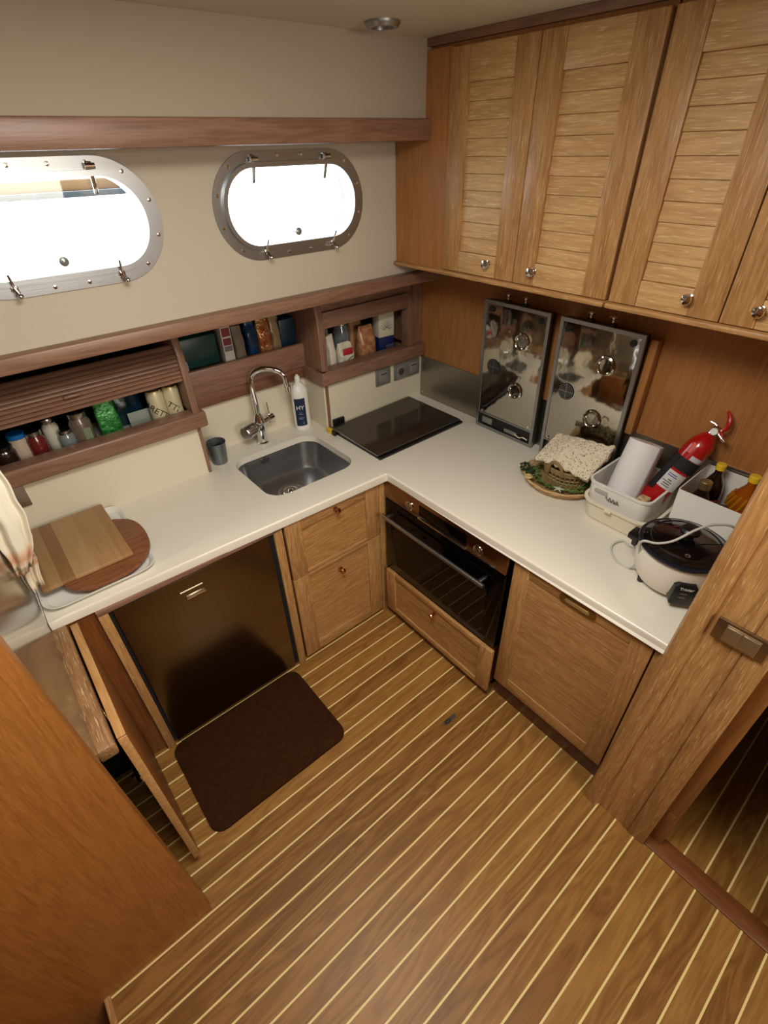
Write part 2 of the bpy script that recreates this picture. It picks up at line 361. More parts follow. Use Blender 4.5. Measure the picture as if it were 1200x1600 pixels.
# ------------------------------------------------------------------ worktop and sink
HX0, HX1, HY0, HY1 = -1.122, -.704, -.352, .026
t = thing('worktop', 'long L-shaped white solid-surface worktop with rounded front edge', 'worktop', (-.668, -.5, HC - .03))
outer = [(-1.938, .018), (-1.215, .018), (-1.215, .163), (-.613, .163), (-.613, 0), (-.001, 0), (-.001, -1.718), (-.664, -1.718), (-.665, -1.684), (-.668, -.506), (-.674, -.50), (-1.938, -.468)]
g = G().holed(outer, [rrect(HX0, HX1, HY0, HY1, .075, 8)], 'z', HC - .030, HC)
g.bm.normal_update()
es = []
for e in g.bm.edges:
    a, b = e.verts
    if abs(a.co.z - b.co.z) < 1e-6 and len(e.link_faces) == 2:
        mx, my = (a.co.x + b.co.x) / 2, (a.co.y + b.co.y) / 2
        fz = [abs(f.normal.z) > .5 for f in e.link_faces]
        if fz[0] != fz[1] and ((my < -.46 and mx < -.66) ): es.append(e)
bmesh.ops.bevel(g.bm, geom=es, offset=.008, segments=3, affect='EDGES', profile=.5)
part(g, 'worktop_slab', corian, t)
# sink
t = thing('sink', 'rectangular stainless steel sink bowl with rounded corners set in worktop', 'sink', ((HX0 + HX1) / 2, (HY0 + HY1) / 2, .66))
g = G(); rings = []
for ins, z, r in ((-.006, HC - .032, .078), (.0, HC - .033, .075), (.004, HC - .06, .075), (.012, .70, .072), (.022, .678, .066), (.045, .668, .05), (.09, .665, .03)):
    rings.append([g.bm.verts.new((x, y, z)) for x, y in rrect(HX0 + ins, HX1 - ins, HY0 + ins, HY1 - ins, r, 8)])
for a, b in zip(rings, rings[1:]):
    for k in range(len(a)): g.bm.faces.new((a[k], a[(k + 1) % len(a)], b[(k + 1) % len(a)], b[k]))
g.bm.faces.new(rings[-1])
part(g, 'bowl', sinkm, t)
dc = (-.925, -.115)
d = part(G().lathe([(.030, .668), (.052, .668), (.055, .6715), (.050, .673), (.034, .669)], (dc[0], dc[1], 0), 40, close=True), 'drain_ring', chrome, t)
part(G().lathe([(.033, .666), (.033, .671), (.026, .673), (.012, .672), (.010, .682), (.004, .684)], (dc[0], dc[1], 0), 32), 'strainer', chrome, t)
part(G().prism(rrect(-.98, -.94, .775, .80, .008), 'y', .0155, .0195), 'overflow_slot', mat('overflow_steel', (150, 152, 155), .3, 1), t)  # slot plate in a steel tone like the bowl's

# ------------------------------------------------------------------ splashbacks
t = thing('splashback', 'cream laminate splashback left of the tap recess, with brown edge strip', 'splashback', (-1.55, .02, HC))
part(G().box(-1.938, -1.222, .018, .03, HC, 1.056), 'laminate_panel', splash_w, t)
part(G().box(-1.224, -1.212, .010, .163, HC, 1.056), 'edge_strip', red_z, t)
t = thing('splashback', 'cream laminate splashback behind the tap and washing-up bottle', 'splashback', (-.9, .165, HC))
part(G().box(-1.212, -.614, .163, .175, HC, 1.062).box(-.622, -.6125, .0, .163, HC, 1.062), 'laminate_panel', splash_w, t)
t = thing('splashback', 'cream laminate splashback behind the hob, carrying the grey sockets', 'splashback', (-.3, .0, HC))
part(G().box(-.600, -.004, -.001, .01, HC, 1.060), 'laminate_panel', splash_w, t)
part(G().box(-.613, -.599, -.006, .008, HC, 1.060), 'edge_strip', red_z, t)
t = thing('splashback', 'brushed stainless steel sheet along the foot of the wood wall', 'splashback', (0, -.8, HC))
part(G().box(-.006, -.0005, -1.72, -.002, HC, 1.052), 'steel_sheet', steel_dk, t)
for z in (.86, 1.03):
    part(G().lathe([(.005, -.006), (.004, -.008)], (0, -.02, z), 10, 'x'), 'screw', chrome, t)

# ------------------------------------------------------------------ lockers above the splashbacks
def lip(x0, x1, z0, z1, y0, y1): return G().box(x0, x1, y0, y1, z0, z1, .009, 3)
t = thing('tambour_locker', 'left wall locker with ribbed roll shutter over jars and cans', 'locker', (-1.55, .02, 1.056))
part(lip(-1.938, -1.185, 1.056, 1.118, -.022, .05), 'front_lip', red_x, t)
part(G().box(-1.938, -1.225, .05, .30, 1.058, 1.075), 'shelf_board', mat('shelf_lining', (150, 152, 140), .7), t)
part(G().prism([(-.008, 1.118), (.30, 1.118), (.30, 1.455), (.10, 1.455), (.055, 1.44), (.015, 1.40), (-.004, 1.34)], 'x', -1.232, -1.205, .003), 'side_panel', red_z, t)
g = G(); prof = []
zs = [1.243 + .0145 * i for i in range(10)]
ys = [.012 + max(0, (z - 1.30)) ** 2 * 4.2 for z in zs]
for i in range(9):
    g.prism([(ys[i], zs[i] + .0008), (ys[i] - .006, zs[i] + .004), (ys[i + 1] - .006, zs[i + 1] - .0045), (ys[i + 1], zs[i + 1] - .0008), (ys[i + 1] + .008, zs[i + 1]), (ys[i] + .008, zs[i])], 'x', -1.938, -1.232)
sh = part(g, 'roll_shutter', red_x, t)
part(G().box(-1.625, -1.572, -.006, .008, 1.292, 1.302, .004), 'shutter_pull', red_x, sh)
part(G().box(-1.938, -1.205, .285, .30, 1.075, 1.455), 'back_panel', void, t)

t = thing('open_shelf', 'recessed open wooden shelf behind the tap, packed with boxes', 'shelf', (-.9, .16, 1.062))
part(G().box(-1.204, -.604, .138, .165, 1.062, 1.122, .003), 'lower_rail', wood('mid_rail', (96, 60, 44), (124, 82, 62), 'x'), t)
part(G().box(-1.204, -.604, .128, .150, 1.118, 1.224, .004), 'front_board', red_x, t)
part(G().box(-1.204, -.604, .150, .30, 1.195, 1.212), 'shelf_board', dark_x, t)
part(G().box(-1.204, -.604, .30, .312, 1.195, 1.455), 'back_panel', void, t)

t = thing('corner_locker', 'corner wall locker beside the wood wall, holding packets and bags', 'locker', (-.3, .02, 1.062))
part(G().prism([(-.022, 1.060), (.163, 1.060), (.163, 1.124), (-.022, 1.124)], 'x', -.640, -.603, .008), 'lip_return', red_y, t)
part(lip(-.638, -.004, 1.060, 1.124, -.030, .045), 'front_lip', red_x, t)
part(G().box(-.603, -.03, .045, .29, 1.062, 1.08), 'shelf_board', mat('locker_lining', (120, 112, 100), .7), t)
part(G().prism([(-.008, 1.122), (.30, 1.122), (.30, 1.455), (.06, 1.455), (.012, 1.40), (-.004, 1.35)], 'x', -.625, -.588, .004), 'side_panel', red_z, t)
part(G().box(-.588, -.096, .000, .016, 1.304, 1.372, .003).box(-.588, -.06, .02, .04, 1.372, 1.455), 'top_board', red_x, t)
part(G().prism([(-.008, 1.122), (.05, 1.122), (.05, 1.39), (.03, 1.38), (.008, 1.36), (-.004, 1.33)], 'x', -.096, -.064, .003), 'front_stile', red_z, t)
part(G().box(-.064, -.004, .004, .30, 1.122, 1.455), 'end_panel', red_z, t)
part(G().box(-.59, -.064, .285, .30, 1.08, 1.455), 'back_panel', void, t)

# sockets
def socket(x0, x1, z0, z1, y, n, label, grp=None):
    t = thing('wall_socket', label, 'socket', ((x0 + x1) / 2, y, z0))
    part(G().box(x0, x1, y - .009, y, z0, z1, .003), 'cover_plate', tealgrey, t)
    w = (x1 - x0) / n
    for i in range(n):
        cx = x0 + w * (i + .5); h = min(w, z1 - z0) * .33
        part(G().box(cx - h, cx + h, y - .012, y - .008, (z0 + z1) / 2 - h, (z0 + z1) / 2 + h, .002), 'insert', mat('insert_grey', (150, 150, 146), .4, .4), t)
        if n == 2 and i == 0:
            part(G().lathe([(.016, -.0135), (.019, -.0125), (.019, -.011), (.014, -.011), (.013, -.0118)], (cx, y, (z0 + z1) / 2), 24, 'y'), 'outlet_ring', mat('outlet', (60, 60, 60), .5), t)
            part(G().box(cx - .007, cx + .007, y - .0145, y - .0135, (z0 + z1) / 2 + .004, (z0 + z1) / 2 + .008), 'red_mark', mat('red_mark', (150, 40, 40), .5), t, 'small red mark')
        else:
            part(G().box(cx - h * .7, cx + h * .7, y - .0135, y - .012, (z0 + z1) / 2 + h * .45, (z0 + z1) / 2 + h * .6), 'ridge', mat('ridge_dark', (40, 42, 44), .5), t)
socket(-.316, -.222, .966, 1.052, -.001, 1, 'single grey metal wall socket plate under corner locker')
socket(-.196, -.022, .964, 1.048, -.001, 2, 'double grey socket plate under corner locker, nearest the steel sheet')
t = thing('cover_plate', 'blank brushed metal plate on the splashback beside the hanging towel', 'plate', (-1.88, .018, .97))
part(G().box(-1.937, -1.842, .008, .018, .968, 1.054, .001), 'plate_face', steel_dk, t)
# bracket holding the worktop end of the partition
# ------------------------------------------------------------------ base units
def panel_door(t, name, axis, f, a0, a1, z0, z1, st, top, bot, mf, mv, ms, depth=.018, nsl=5, horiz=True, bev=.002, recess=.009, sd=.0006):
    """framed door on plane axis=f facing the room; a runs along the face"""
    def bx(g, p0, p1, q0, q1, d0, d1, b=bev):
        return g.box(p0, p1, d0, d1, q0, q1, b) if axis == 'y' else g.box(d0, d1, p0, p1, q0, q1, b)
    g = G(); za, zb = z0 + bot, z1 - top; h = (zb - za) / nsl
    pf = [(f + depth - .001, zb)]
    for i in range(nsl - 1, -1, -1):
        q0, q1 = za + h * i, za + h * (i + 1)
        pf += [(f + recess + sd, q1 - .0004), (f + recess, q0 + .0026), (f + recess + .001, q0 + .001), (f + recess + sd + .003, q0 + .0002)]
    pf.append((f + depth - .001, za))
    g.prism(pf, 'x' if axis == 'y' else 'y', a0 + st - .001, a1 - st + .001)
    d = part(g, name, ms, t, smooth=False)
    for p0, p1 in ((a0, a0 + st), (a1 - st, a1)): g = G(); bx(g, p0, p1, z0, z1, f, f + depth); part(g, 'stile', mv, d)
    for q0, q1 in ((z0, z0 + bot), (z1 - top, z1)): g = G(); bx(g, a0 + st, a1 - st, q0, q1, f + .0008, f + depth - .001); part(g, 'rail', mf, d)
    return d
def knob(d, p, n, r=.013, m=chrome):
    ax = 'y' if abs(n[1]) else 'x'; s_ = n[1] if ax == 'y' else n[0]
    pr = [(r * .75, 0), (r * .7, .003), (r * .38, .005), (r * .36, .013), (r * .85, .017), (r, .022), (r * .82, .027), (r * .3, .0295), (0, .03)]
    part(G().lathe([(a, b * s_) for a, b in pr], p, 20, ax), 'knob', m, d)
FA = -.480; FB = -.652
t = thing('refrigerator', 'built-in fridge with flat brushed steel door under the worktop', 'refrigerator', (-1.5, FA, .02))
part(G().box(-1.785, -1.208, -.455, .10, .03, .775), 'body', black, t)
dr = part(G().box(-1.779, -1.224, FA - .004, -.455, .024, .786, .003), 'door', fridge_m, t)
part(G().box(-1.565, -1.495, FA - .0115, FA - .004, .690, .706, .004), 'latch_handle', chrome, dr, 'chrome latch handle')
part(G().box(-1.578, -1.498, FA - .0055, FA - .004, .727, .731), 'badge_line', chrome, dr)
part(G().box(-1.224, -1.203, FA + .006, -.455, .024, .786), 'door_seal', void, t, 'black seal beside the door')
part(G().box(-1.792, -1.779, FA + .006, -.455, .024, .786), 'door_seal', void, t, 'black seal beside the door')
t = thing('cupboard_surround', 'oak edge strips and top rail framing the steel fridge door', 'surround', (-1.5, FA, 0))
part(G().box(-1.822, -1.792, FA - .002, -.45, 0, .788, .002), 'stile', oak_z, t)
part(G().box(-1.203, -1.168, FA - .002, -.45, 0, .788, .002), 'stile', oak_z, t)
part(G().box(-1.822, -1.168, FA - .002, -.45, .788, .806, .001), 'top_rail', red_x, t)
part(G().box(-1.822, -1.168, -.465, -.44, .0, .024), 'bottom_rail', dark_x, t)
t = thing('open_cupboard', 'narrow cupboard at the left end, its oak door swung open', 'cupboard', (-1.88, FA, 0))
part(G().box(-1.94, -1.823, -.462, -.445, 0, .806), 'inner_panel', dark_z, t)
cd = part(G().box(-1.896, -1.874, -.935, -.466, .045, .795, .004), 'door', wood('door_back', (110, 64, 30), (146, 92, 46), 'z', rough=.4), t)
part(G().box(-1.8955, -1.8745, -.938, -.934, .047, .793, .001).box(-1.8955, -1.8745, -.934, -.468, .794, .797, .001), 'edge_band', wood('edge_band', (168, 118, 66), (198, 152, 98), 'y'), cd, 'pale oak edging')
part(G().box(-1.915, -1.896, -.88, -.84, .50, .53, .003).cyl((-1.905, -.86, .515), (-1.925, -.86, .515), .008, seg=12), 'catch', chrome, cd)
t = thing('side_shelf', 'short oak shelf edge left of the open cupboard door', 'shelf', (-1.92, -.7, .78))
part(G().box(-1.944, -1.902, -.955, -.472, .770, .812, .005), 'shelf_edge', wood('endgrain_oak', (106, 72, 44), (156, 116, 76), 'y', pale=(226, 196, 150)), t)
struct('wall_recess', G().box(-2.32, -2.30, -1.048, -.445, 0, .83).box(-2.30, -1.944, -1.048, -1.03, 0, .76).box(-2.30, -1.944, -.46, -.445, 0, .83).box(-2.30, -1.944, -1.048, -.445, .812, .834), void)  # near-black walls paint in the darkness of the hollow under the shelf

t = thing('base_cabinet', 'oak base cabinet under the sink with a drawer front above a door', 'cabinet', (-.92, FA, 0))
part(G().box(-1.150, -.70, -.458, -.445, .02, .806).box(-1.160, -1.150, -.458, -.0, .02, .66).box(-.668, -.66, -.458, -.0, .02, .66), 'carcass', dark_z, t)
d = panel_door(t, 'drawer', 'y', FA, -1.157, -.696, .512, .806, .073, .06, .016, oak_x, oak_z, slat_x, nsl=3)
knob(d, (-.925, FA, .770), (0, -1, 0), m=copper)
d = panel_door(t, 'door', 'y', FA, -1.157, -.696, .018, .509, .073, .016, .058, oak_x, oak_z, slat_x, nsl=7)
knob(d, (-.927, FA - .0, .440), (0, -1, 0), m=copper)
part(G().box(-.694, -.657, FA - .002, -.445, 0, .806, .002), 'corner_post', oak_z, t)
part(G().box(-1.16, -.66, -.462, -.44, 0, .018), 'plinth', dark_x, t)

# oven
t = thing('oven', 'built-in black glass oven with steel control panel and bar handle', 'oven', (-.66, -.83, .31))
part(G().box(-.645, -.12, -1.145, -.492, .318, .80), 'body', black, t)
dr = part(G().box(-.672, -.646, -1.148, -.492, .315, .712, .003), 'door', blackgl, t)
part(G().box(-.6735, -.672, -1.08, -.56, .36, .60), 'door_window', mat('oven_window', (16, 6, 5), .04, spec=.25), dr)
g = G()
for y in (-.74, -.82, -.90, -.98): g.cyl((-.6745, y - .02, .52), (-.6745, y + .015, .40), .0009, seg=6)
part(g, 'rack_rods', mat('rack_steel', (70, 60, 54), .4, .8), dr)
part(G().cyl((-.712, -1.09, .648), (-.712, -.52, .648), .009, seg=14).box(-.712, -.672, -1.07, -1.056, .642, .654, .002).box(-.712, -.672, -.552, -.538, .642, .654, .002), 'handle', steel, dr, 'brushed steel bar handle')
cp = part(G().box(-.672, -.646, -1.148, -.492, .716, .803, .003), 'control_panel', mat('panel_steel', (150, 124, 104), .22, 1, bump=((4, 4, 500), .03)), t, 'brushed steel control panel')
part(G().box(-.6735, -.672, -.960, -.705, .728, .786, .001), 'display', blackgl, cp)
part(G().box(-.676, -.672, -.960, -.700, .7175, .7225, .001), 'trim_bar', chrome, cp)
for y in (-.648, -1.018):
    k = part(G().lathe([(.021, -.672), (.021, -.676), (.016, -.677), (.015, -.674)], (0, y, .752), 28, 'x'), 'dial', chrome, cp)
    part(G().lathe([(.014, -.673), (.014, -.679), (.011, -.680)], (0, y, .752), 24, 'x'), 'dial_cap', steel_dk, k)
t = thing('base_drawer_unit', 'oak drawer front below the black oven, knob in its middle', 'drawer', (-.66, -.83, .05))
part(G().box(-.664, -.20, -1.14, -.50, .055, .30), 'drawer_box', dark_z, t)
d = panel_door(t, 'drawer_front', 'x', -.688, -1.156, -.505, .052, .310, .062, .026, .03, oak_y, oak_z, slat_y if 0 else oak_y, nsl=1)
knob(d, (-.684, -.83, .262), (-1, 0, 0), m=copper)
part(G().box(-.668, -.64, -1.15, -.50, 0, .05), 'plinth', dark_x, t)
t = thing('dishwasher', 'oak-fronted dishwasher with recessed brass grip below the worktop', 'dishwasher', (FB, -1.41, 0))
part(G().box(-.63, -.06, -1.645, -1.165, .10, .80), 'body', steel_dk, t)
d = panel_door(t, 'door', 'x', FB, -1.648, -1.162, .118, .806, .064, .06, .06, oak_y, oak_z, oak_y, nsl=6, recess=.005)
h = part(G().prism(rrect(-1.474, -1.346, .748, .778, .0148, 8), 'x', FB - .004, FB + .0), 'grip', mat('grip_brass', (150, 124, 76), .3, .9), d, 'oval brass grip')
part(G().prism(rrect(-1.452, -1.366, .758, .770, .0058, 6), 'x', FB - .0055, FB - .004), 'finger_slot', mat('slot_metal', (206, 190, 150), .3, .8), h)
part(G().box(-.625, -.60, -1.667, -1.158, 0, .112), 'plinth', dark_x, t)
part(G().box(-.645, -.62, -1.667, -1.652, .0, .806), 'filler_strip', oak_z, t)

# ------------------------------------------------------------------ upper cabinets
UF = -.320
def upper(y0, y1, doors, label, filler=None):
    t = thing('wall_cupboard', label, 'cupboard', (-.16, (y0 + y1) / 2, 1.55))
    part(G().box(-.2965, -.004, y1, y0, 1.558, 2.184), 'carcass', panel_z, t)
    part(G().box(-.334, -.004, y1, y0, 1.546, 1.560, .004), 'bottom_rail', oak_y, t)
    part(G().box(-.316, -.29, y1, y0, 2.184, 2.204), 'top_trim', red_y, t)
    if filler: part(G().box(-.316, -.294, filler, y0, 1.560, 2.176), 'end_filler', panel_z, t)
    for a0, a1, ky in doors:
        d = panel_door(t, 'door', 'x', UF, a0, a1, 1.563, 2.172, .078, .085, .066, slat_y, oak_z, slat_y, nsl=10, depth=.022, recess=.008, sd=.004)
        knob(d, (UF, ky, 1.607), (-1, 0, 0), r=.0145, m=chrome)
    return t
upper(-.170, -1.098, [(-.757, -.432, -.652), (-1.095, -.760, -.838)], 'oak wall cupboard in the corner with two louvred doors', filler=-.432)
upper(-1.104, -1.688, [(-1.404, -1.107, -1.322), (-1.686, -1.407, -1.487)], 'oak louvred wall cupboard at right, above the fire extinguisher')

# ------------------------------------------------------------------ the two steel appliances against the wall
tag(G().box(-.045, -.0065, -1.172, -1.146, 1.056, 1.40, .003).build('wood_batten', panel_z), 'thin upright wood batten on the wall right of the steel hot plates', 'batten')
def hotplate(y0, y1, label, first):
    t = thing('hot_plate', label, 'hot plate', (-.04, (y0 + y1) / 2, HC), 'upright steel hot plates')
    def fx(z): return -.038 - (z - .84) * .04 - .012
    z0, z1 = .842, 1.418
    M = Matrix.Shear('XY', 4, (0, 0)); 
    # lean: shear x with z
    def lean(g):
        for v in g.bm.verts: v.co.x += -.012 - (v.co.z - .84) * .03
        return g
    part(lean(G().box(-.034, -.008 + .02 - .015, y0 + .006, y1 - .006, z0, z1 - .004)), 'body', black, t)
    part(lean(G().holed([(y0, z0), (y1, z0), (y1, z1), (y0, z1)], [[(y0 + .014, z0 + .075), (y1 - .014, z0 + .075), (y1 - .014, z1 - .014), (y0 + .014, z1 - .014)], [(y0 + .014, z0 + .012), (y1 - .014, z0 + .012), (y1 - .014, z0 + .068), (y0 + .014, z0 + .068)]], 'x', -.044, -.03)), 'frame', steel, t, 'brushed steel frame')
    pn = part(lean(G().box(-.0425, -.036, y0 + .012, y1 - .012, z0 + .070, z1 - .012, .002)), 'mirror_panel', mirror, t, 'polished reflecting panel')
    for (fy, fz) in ((y1 - .04, z1 - .033), (y0 + .036, z1 - .033)):
        part(lean(G().lathe([(.012, -.0425), (.012, -.050), (.009, -.053), (.004, -.052)], (0, fy, fz), 18, 'x')), 'rubber_foot', rubber, t)
    w = y1 - y0
    for (fy, fz) in ((y0 + .115, 1.285), (y0 + .12, 1.072)):
        part(lean(G().lathe([(.024, -.043), (.027, -.049), (.031, -.052), (.036, -.049), (.038, -.043)], (0, fy, fz), 36, 'x')), 'embossed_ring', mirror, t)
    vy, vz = y1 - .075, 1.146
    v = part(lean(G().lathe([(.034, -.0425), (.034, -.0442)], (0, vy, vz), 30, 'x')), 'fan_vent', void, t, 'round black fan grille')
    g = G()
    for r in (.0075, .0145, .0215, .0285): g.lathe([(r, -.0440), (r, -.0456), (r + .0018, -.0456), (r + .0018, -.0440)], (0, vy, vz), 28, 'x', close=True)
    g.box(-.0456, -.0441, vy - .033, vy + .033, vz - .0012, vz + .0012).box(-.0456, -.0441, vy - .0012, vy + .0012, vz - .033, vz + .033)
    part(lean(g), 'grille_wires', steel, v)
    for fy in (y1 - .03, y0 + .035):
        part(lean(G().lathe([(.005, -.0425), (.005, -.045), (.002, -.046)], (0, fy, z0 + .082), 12, 'x')), 'screw', chrome, t)
    for fy in (y0 + .40 * w, y0 + .66 * w)[::-1]:
        g = G().cyl((-.03, fy, z1 - .004), (-.03, fy, z1 + .010), .014, seg=14)
        b = part(lean(g), 'clamp_base', rubber, t)
        g = G().cyl((-.03, fy, z1 + .008), (-.03, fy, z1 + .026), .005, seg=12).ball((-.03, fy, z1 + .030), .008, u=12, v=8)
        g.cyl((-.03, fy - .014, z1 + .030), (-.03, fy + .014, z1 + .030), .0045, .0045, 10)
        part(lean(g), 'wing_bolt', chrome, b)
    g = G().box(-.036, -.028, y1 - .09, y1 - .03, z0 + .018, z0 + .05, .003).box(-.038, -.03, y0 + .09, y0 + .16, z0 + .016, z0 + .034, .002)
    part(lean(g), 'terminal_block', mat('terminal', (150, 148, 140), .4, .5), t)
    part(lean(G().tube([(-.036, y0 + .1, z0 + .025), (-.042, y0 + .07, z0 + .02), (-.042, y0 + .05, z0 + .03), (-.036, y0 + .03, z0 + .022)], .003, 8)), 'wire', creamp, t)
    return t
hotplate(-.772, -.448, 'polished steel hot plate stood on end, nearer the corner', 1)
hotplate(-1.140, -.815, 'polished steel hot plate stood on end behind the basket', 0)

# ------------------------------------------------------------------ hob
t = thing('hob', 'flat brown glass hob with thin steel edge in the worktop corner', 'hob', (-.36, -.21, HC))
q = [(-.622, -.403), (-.094, -.398), (-.094, -.014), (-.622, -.034)]
part(G().prism(q, 'z', HC + .0005, HC + .011, .001), 'base_tray', black, t)
part(G().prism([(-.622, -.385), (-.098, -.385), (-.098, -.012), (-.622, -.03)], 'z', HC + .013, HC + .019, .001), 'steel_rim', steel, t)
part(G().prism([(-.616, -.380), (-.102, -.380), (-.102, -.017), (-.616, -.035)], 'z', HC + .019, HC + .0205), 'glass_top', hobm, t)
part(G().box(-.592, -.528, -.018, -.004, HC, HC + .042, .002), 'hinge_block', black, t)
t = thing('scraper', 'small scraper with yellow and black handle beside the hob corner', 'scraper', (-.62, -.05, HC))
part(G().box(-.642, -.624, -.062, -.018, HC + .0, HC + .022, .004), 'yellow_grip', yellow, t)
part(G().box(-.641, -.625, -.088, -.062, HC + .0, HC + .024, .003), 'black_head', black, t)

# ------------------------------------------------------------------ tap, bottle, beaker
t = thing('tap', 'chrome mixer tap with high curved spout behind the sink', 'tap', (-.922, .095, HC))
T0 = Vector((-.922, .095, HC))
g = G().lathe([(.030, HC), (.030, HC + .006), (.023, HC + .010), (.021, HC + .05), (.026, HC + .07), (.026, HC + .115), (.018, HC + .135), (.016, HC + .145)], (T0.x, T0.y, 0), 28)
part(g, 'body', chrome, t)
pts = [(0, 0, .14), (0, 0, .20), (-.004, 0, .27), (-.003, -.002, .305)]
for a in range(0, 181, 15):
    r = math.radians(a); pts.append((.055 - .055 * math.cos(r), -.002 - .048 * (1 - math.cos(r)), .31 + .042 * math.sin(r)))
pts += [(.112, -.098, .285), (.115, -.10, .262)]
sp = part(G().tube([T0 + Vector(p) for p in pts], .0115, 16), 'spout', chrome, t)
e = T0 + Vector(pts[-1]); part(G().cyl(e + Vector((0, 0, .012)), e + Vector((.001, -.001, -.012)), .0145, seg=20), 'aerator', chrome, sp)
a = Vector((-.99, .062, HC + .088)); b_ = Vector((-.84, .112, HC + .098))
u = (b_ - a).normalized()
part(G().tube([T0 + Vector((0, 0, .092)) - u * .012, T0 + Vector((0, 0, .092)) - u * .035, T0 + Vector((0, 0, .092)) - u * .04, T0 + Vector((0, 0, .092)) - u * .088, T0 + Vector((0, 0, .092)) - u * .095], [.02, .024, .030, .032, .028], 24), 'temperature_knob', mat('satin_chrome', (196, 196, 196), .25, 1), t)
hh = part(G().tube([T0 + Vector((0, 0, .092)) + u * .012, T0 + Vector((0, 0, .092)) + u * .055, T0 + Vector((0, 0, .092)) + u * .056, T0 + Vector((0, 0, .092)) + u * .085, T0 + Vector((0, 0, .092)) + u * .09], [.015, .015, .019, .019, .014], 20), 'flow_knob', chrome, t)
lp = T0 + Vector((0, 0, .108)) + u * .07; part(G().cyl(lp, lp + Vector((-.004, 0, .062)), .0035, .0028, 10), 'lever', chrome, hh)

t = thing('washing_up_bottle', 'white washing-up bottle with dark blue label right of the tap', 'bottle', (-.700, .092, HC))
bx, by = -.700, .092
part(G().lathe([(.034, HC), (.038, HC + .004), (.039, HC + .012), (.039, HC + .19), (.0375, HC + .20), (.026, HC + .222), (.013, HC + .232), (.0125, HC + .238)], (bx, by, 0), 36, sx=1.05, sy=.85), 'flask', whitep, t)
part(G().lathe([(.0125, HC + .236), (.0125, HC + .258), (.010, HC + .262), (.006, HC + .263), (.006, HC + .268), (.003, HC + .27)], (bx, by, 0), 24), 'cap', whitep, t)
R = .0402
def wrap(g, a0, a1, z0, z1, m, nm, par, rad=R, label=None):
    vs = []; n = 14
    for k in range(n + 1):
        a = math.radians(a0 + (a1 - a0) * k / n)
        vs.append([g.bm.verts.new((bx + 1.05 * (rad + dr_) * math.cos(a), by + .85 * (rad + dr_) * math.sin(a), z)) for z, dr_ in ((z0, 0), (z1, 0), (z1, -.001), (z0, -.001))])
    for p_, q_ in zip(vs, vs[1:]):
        for k in range(4): g.bm.faces.new((p_[k], q_[k], q_[(k + 1) % 4], p_[(k + 1) % 4]))
    g.bm.faces.new(vs[0]); g.bm.faces.new(vs[-1][::-1])
    return part(g, nm, m, par, label)
lb = wrap(G(), -158, -82, HC + .028, HC + .165, navy, 'label', t, label='dark blue label')
dirn = math.radians(-120); fx_, fy_ = math.cos(dirn), math.sin(dirn)
o_ = Vector((bx + 1.05 * R * fx_, by + .85 * R * fy_, 0)); tang = Vector((-fy_, fx_, 0))
text('HY', .028, frame(o_ + Vector((fx_, fy_, 0)) * .0008 + Vector((0, 0, HC + .12)), tang, (0, 0, 1)), lb, whitep, depth=.001)
text('90', .012, frame(o_ + Vector((fx_, fy_, 0)) * .0008 + Vector((.006, 0, HC + .043)), tang, (0, 0, 1)), lb, mat('pale_teal', (170, 200, 200), .5), depth=.001)
g = G(); w3 = Vector((fx_, fy_, 0)) * .001 + o_
for z, wd in ((HC + .096, .012), (HC + .088, .02), (HC + .070, .024), (HC + .064, .02)):
    a_ = w3 - tang * wd / 2; b2 = w3 + tang * wd / 2; g.cyl((a_.x, a_.y, z), (b2.x, b2.y, z), .0009, seg=6)
part(g, 'print_lines', mat('print_grey', (150, 170, 180), .5), lb)

t = thing('beaker', 'grey metal beaker standing left of the sink', 'cup', (-1.150, .062, HC))
part(G().lathe([(.030, HC), (.032, HC + .002), (.040, HC + .094), (.042, HC + .098), (.0415, HC + .100), (.039, HC + .098), (.031, HC + .008), (.0, HC + .006)], (-1.150, .062, 0), 36), 'cup_wall', mat('pewter', (120, 128, 130), .35, .7), t)
part(G().tube([(-1.15 + .03 * math.cos(a * .7), .062 + .03 * math.sin(a * .7), HC + .07 + .006 * math.sin(a * 2)) for a in range(9)], .005, 8), 'coiled_brush', rubber, t)

# ------------------------------------------------------------------ boards and tray at the left end
t = thing('serving_tray', 'white rounded tray lying under the two chopping boards', 'tray', (-1.76, -.22, HC))
g = G(); rings = []
for ins, z in ((.03, HC + .004), (.012, HC + .006), (.0, HC + .020), (-.004, HC + .021), (-.004, HC + .018), (.012, HC + .001), (.03, HC + .0005)):
    rings.append([g.bm.verts.new((x, y, z)) for x, y in rrect(-1.930 + ins, -1.602 - ins, -.440 + ins, .000 - ins, .05, 6)])
for a, b in zip(rings, rings[1:]):
    for k in range(len(a)): g.bm.faces.new((a[k], a[(k + 1) % len(a)], b[(k + 1) % len(a)], b[k]))
g.bm.faces.new(rings[0]); g.bm.faces.new(rings[-1][::-1])
part(g, 'tray_body', whitep, t)
dkb = wood('chestnut', (92, 50, 26), (146, 92, 58), 'x', rough=.5, scale=1.8)
g = G().prism([(-1.725 + .148 * math.copysign(abs(math.cos(a)) ** .8, math.cos(a)) * 1.0, -.275 + .165 * math.copysign(abs(math.sin(a)) ** .85, math.sin(a)) + .02 * math.cos(a)) for a in [2 * PI * k / 48 for k in range(48)]], 'z', HC + .022, HC + .036, .004)
tag(g.build('oval_board', dkb, loc=(-1.725, -.275, HC + .022)), 'oval dark chestnut board under the rectangular chopping board', 'chopping board')
t = thing('chopping_board', 'rectangular beech chopping board lying on top of the pile', 'chopping board', (-1.785, -.20, HC + .0385))
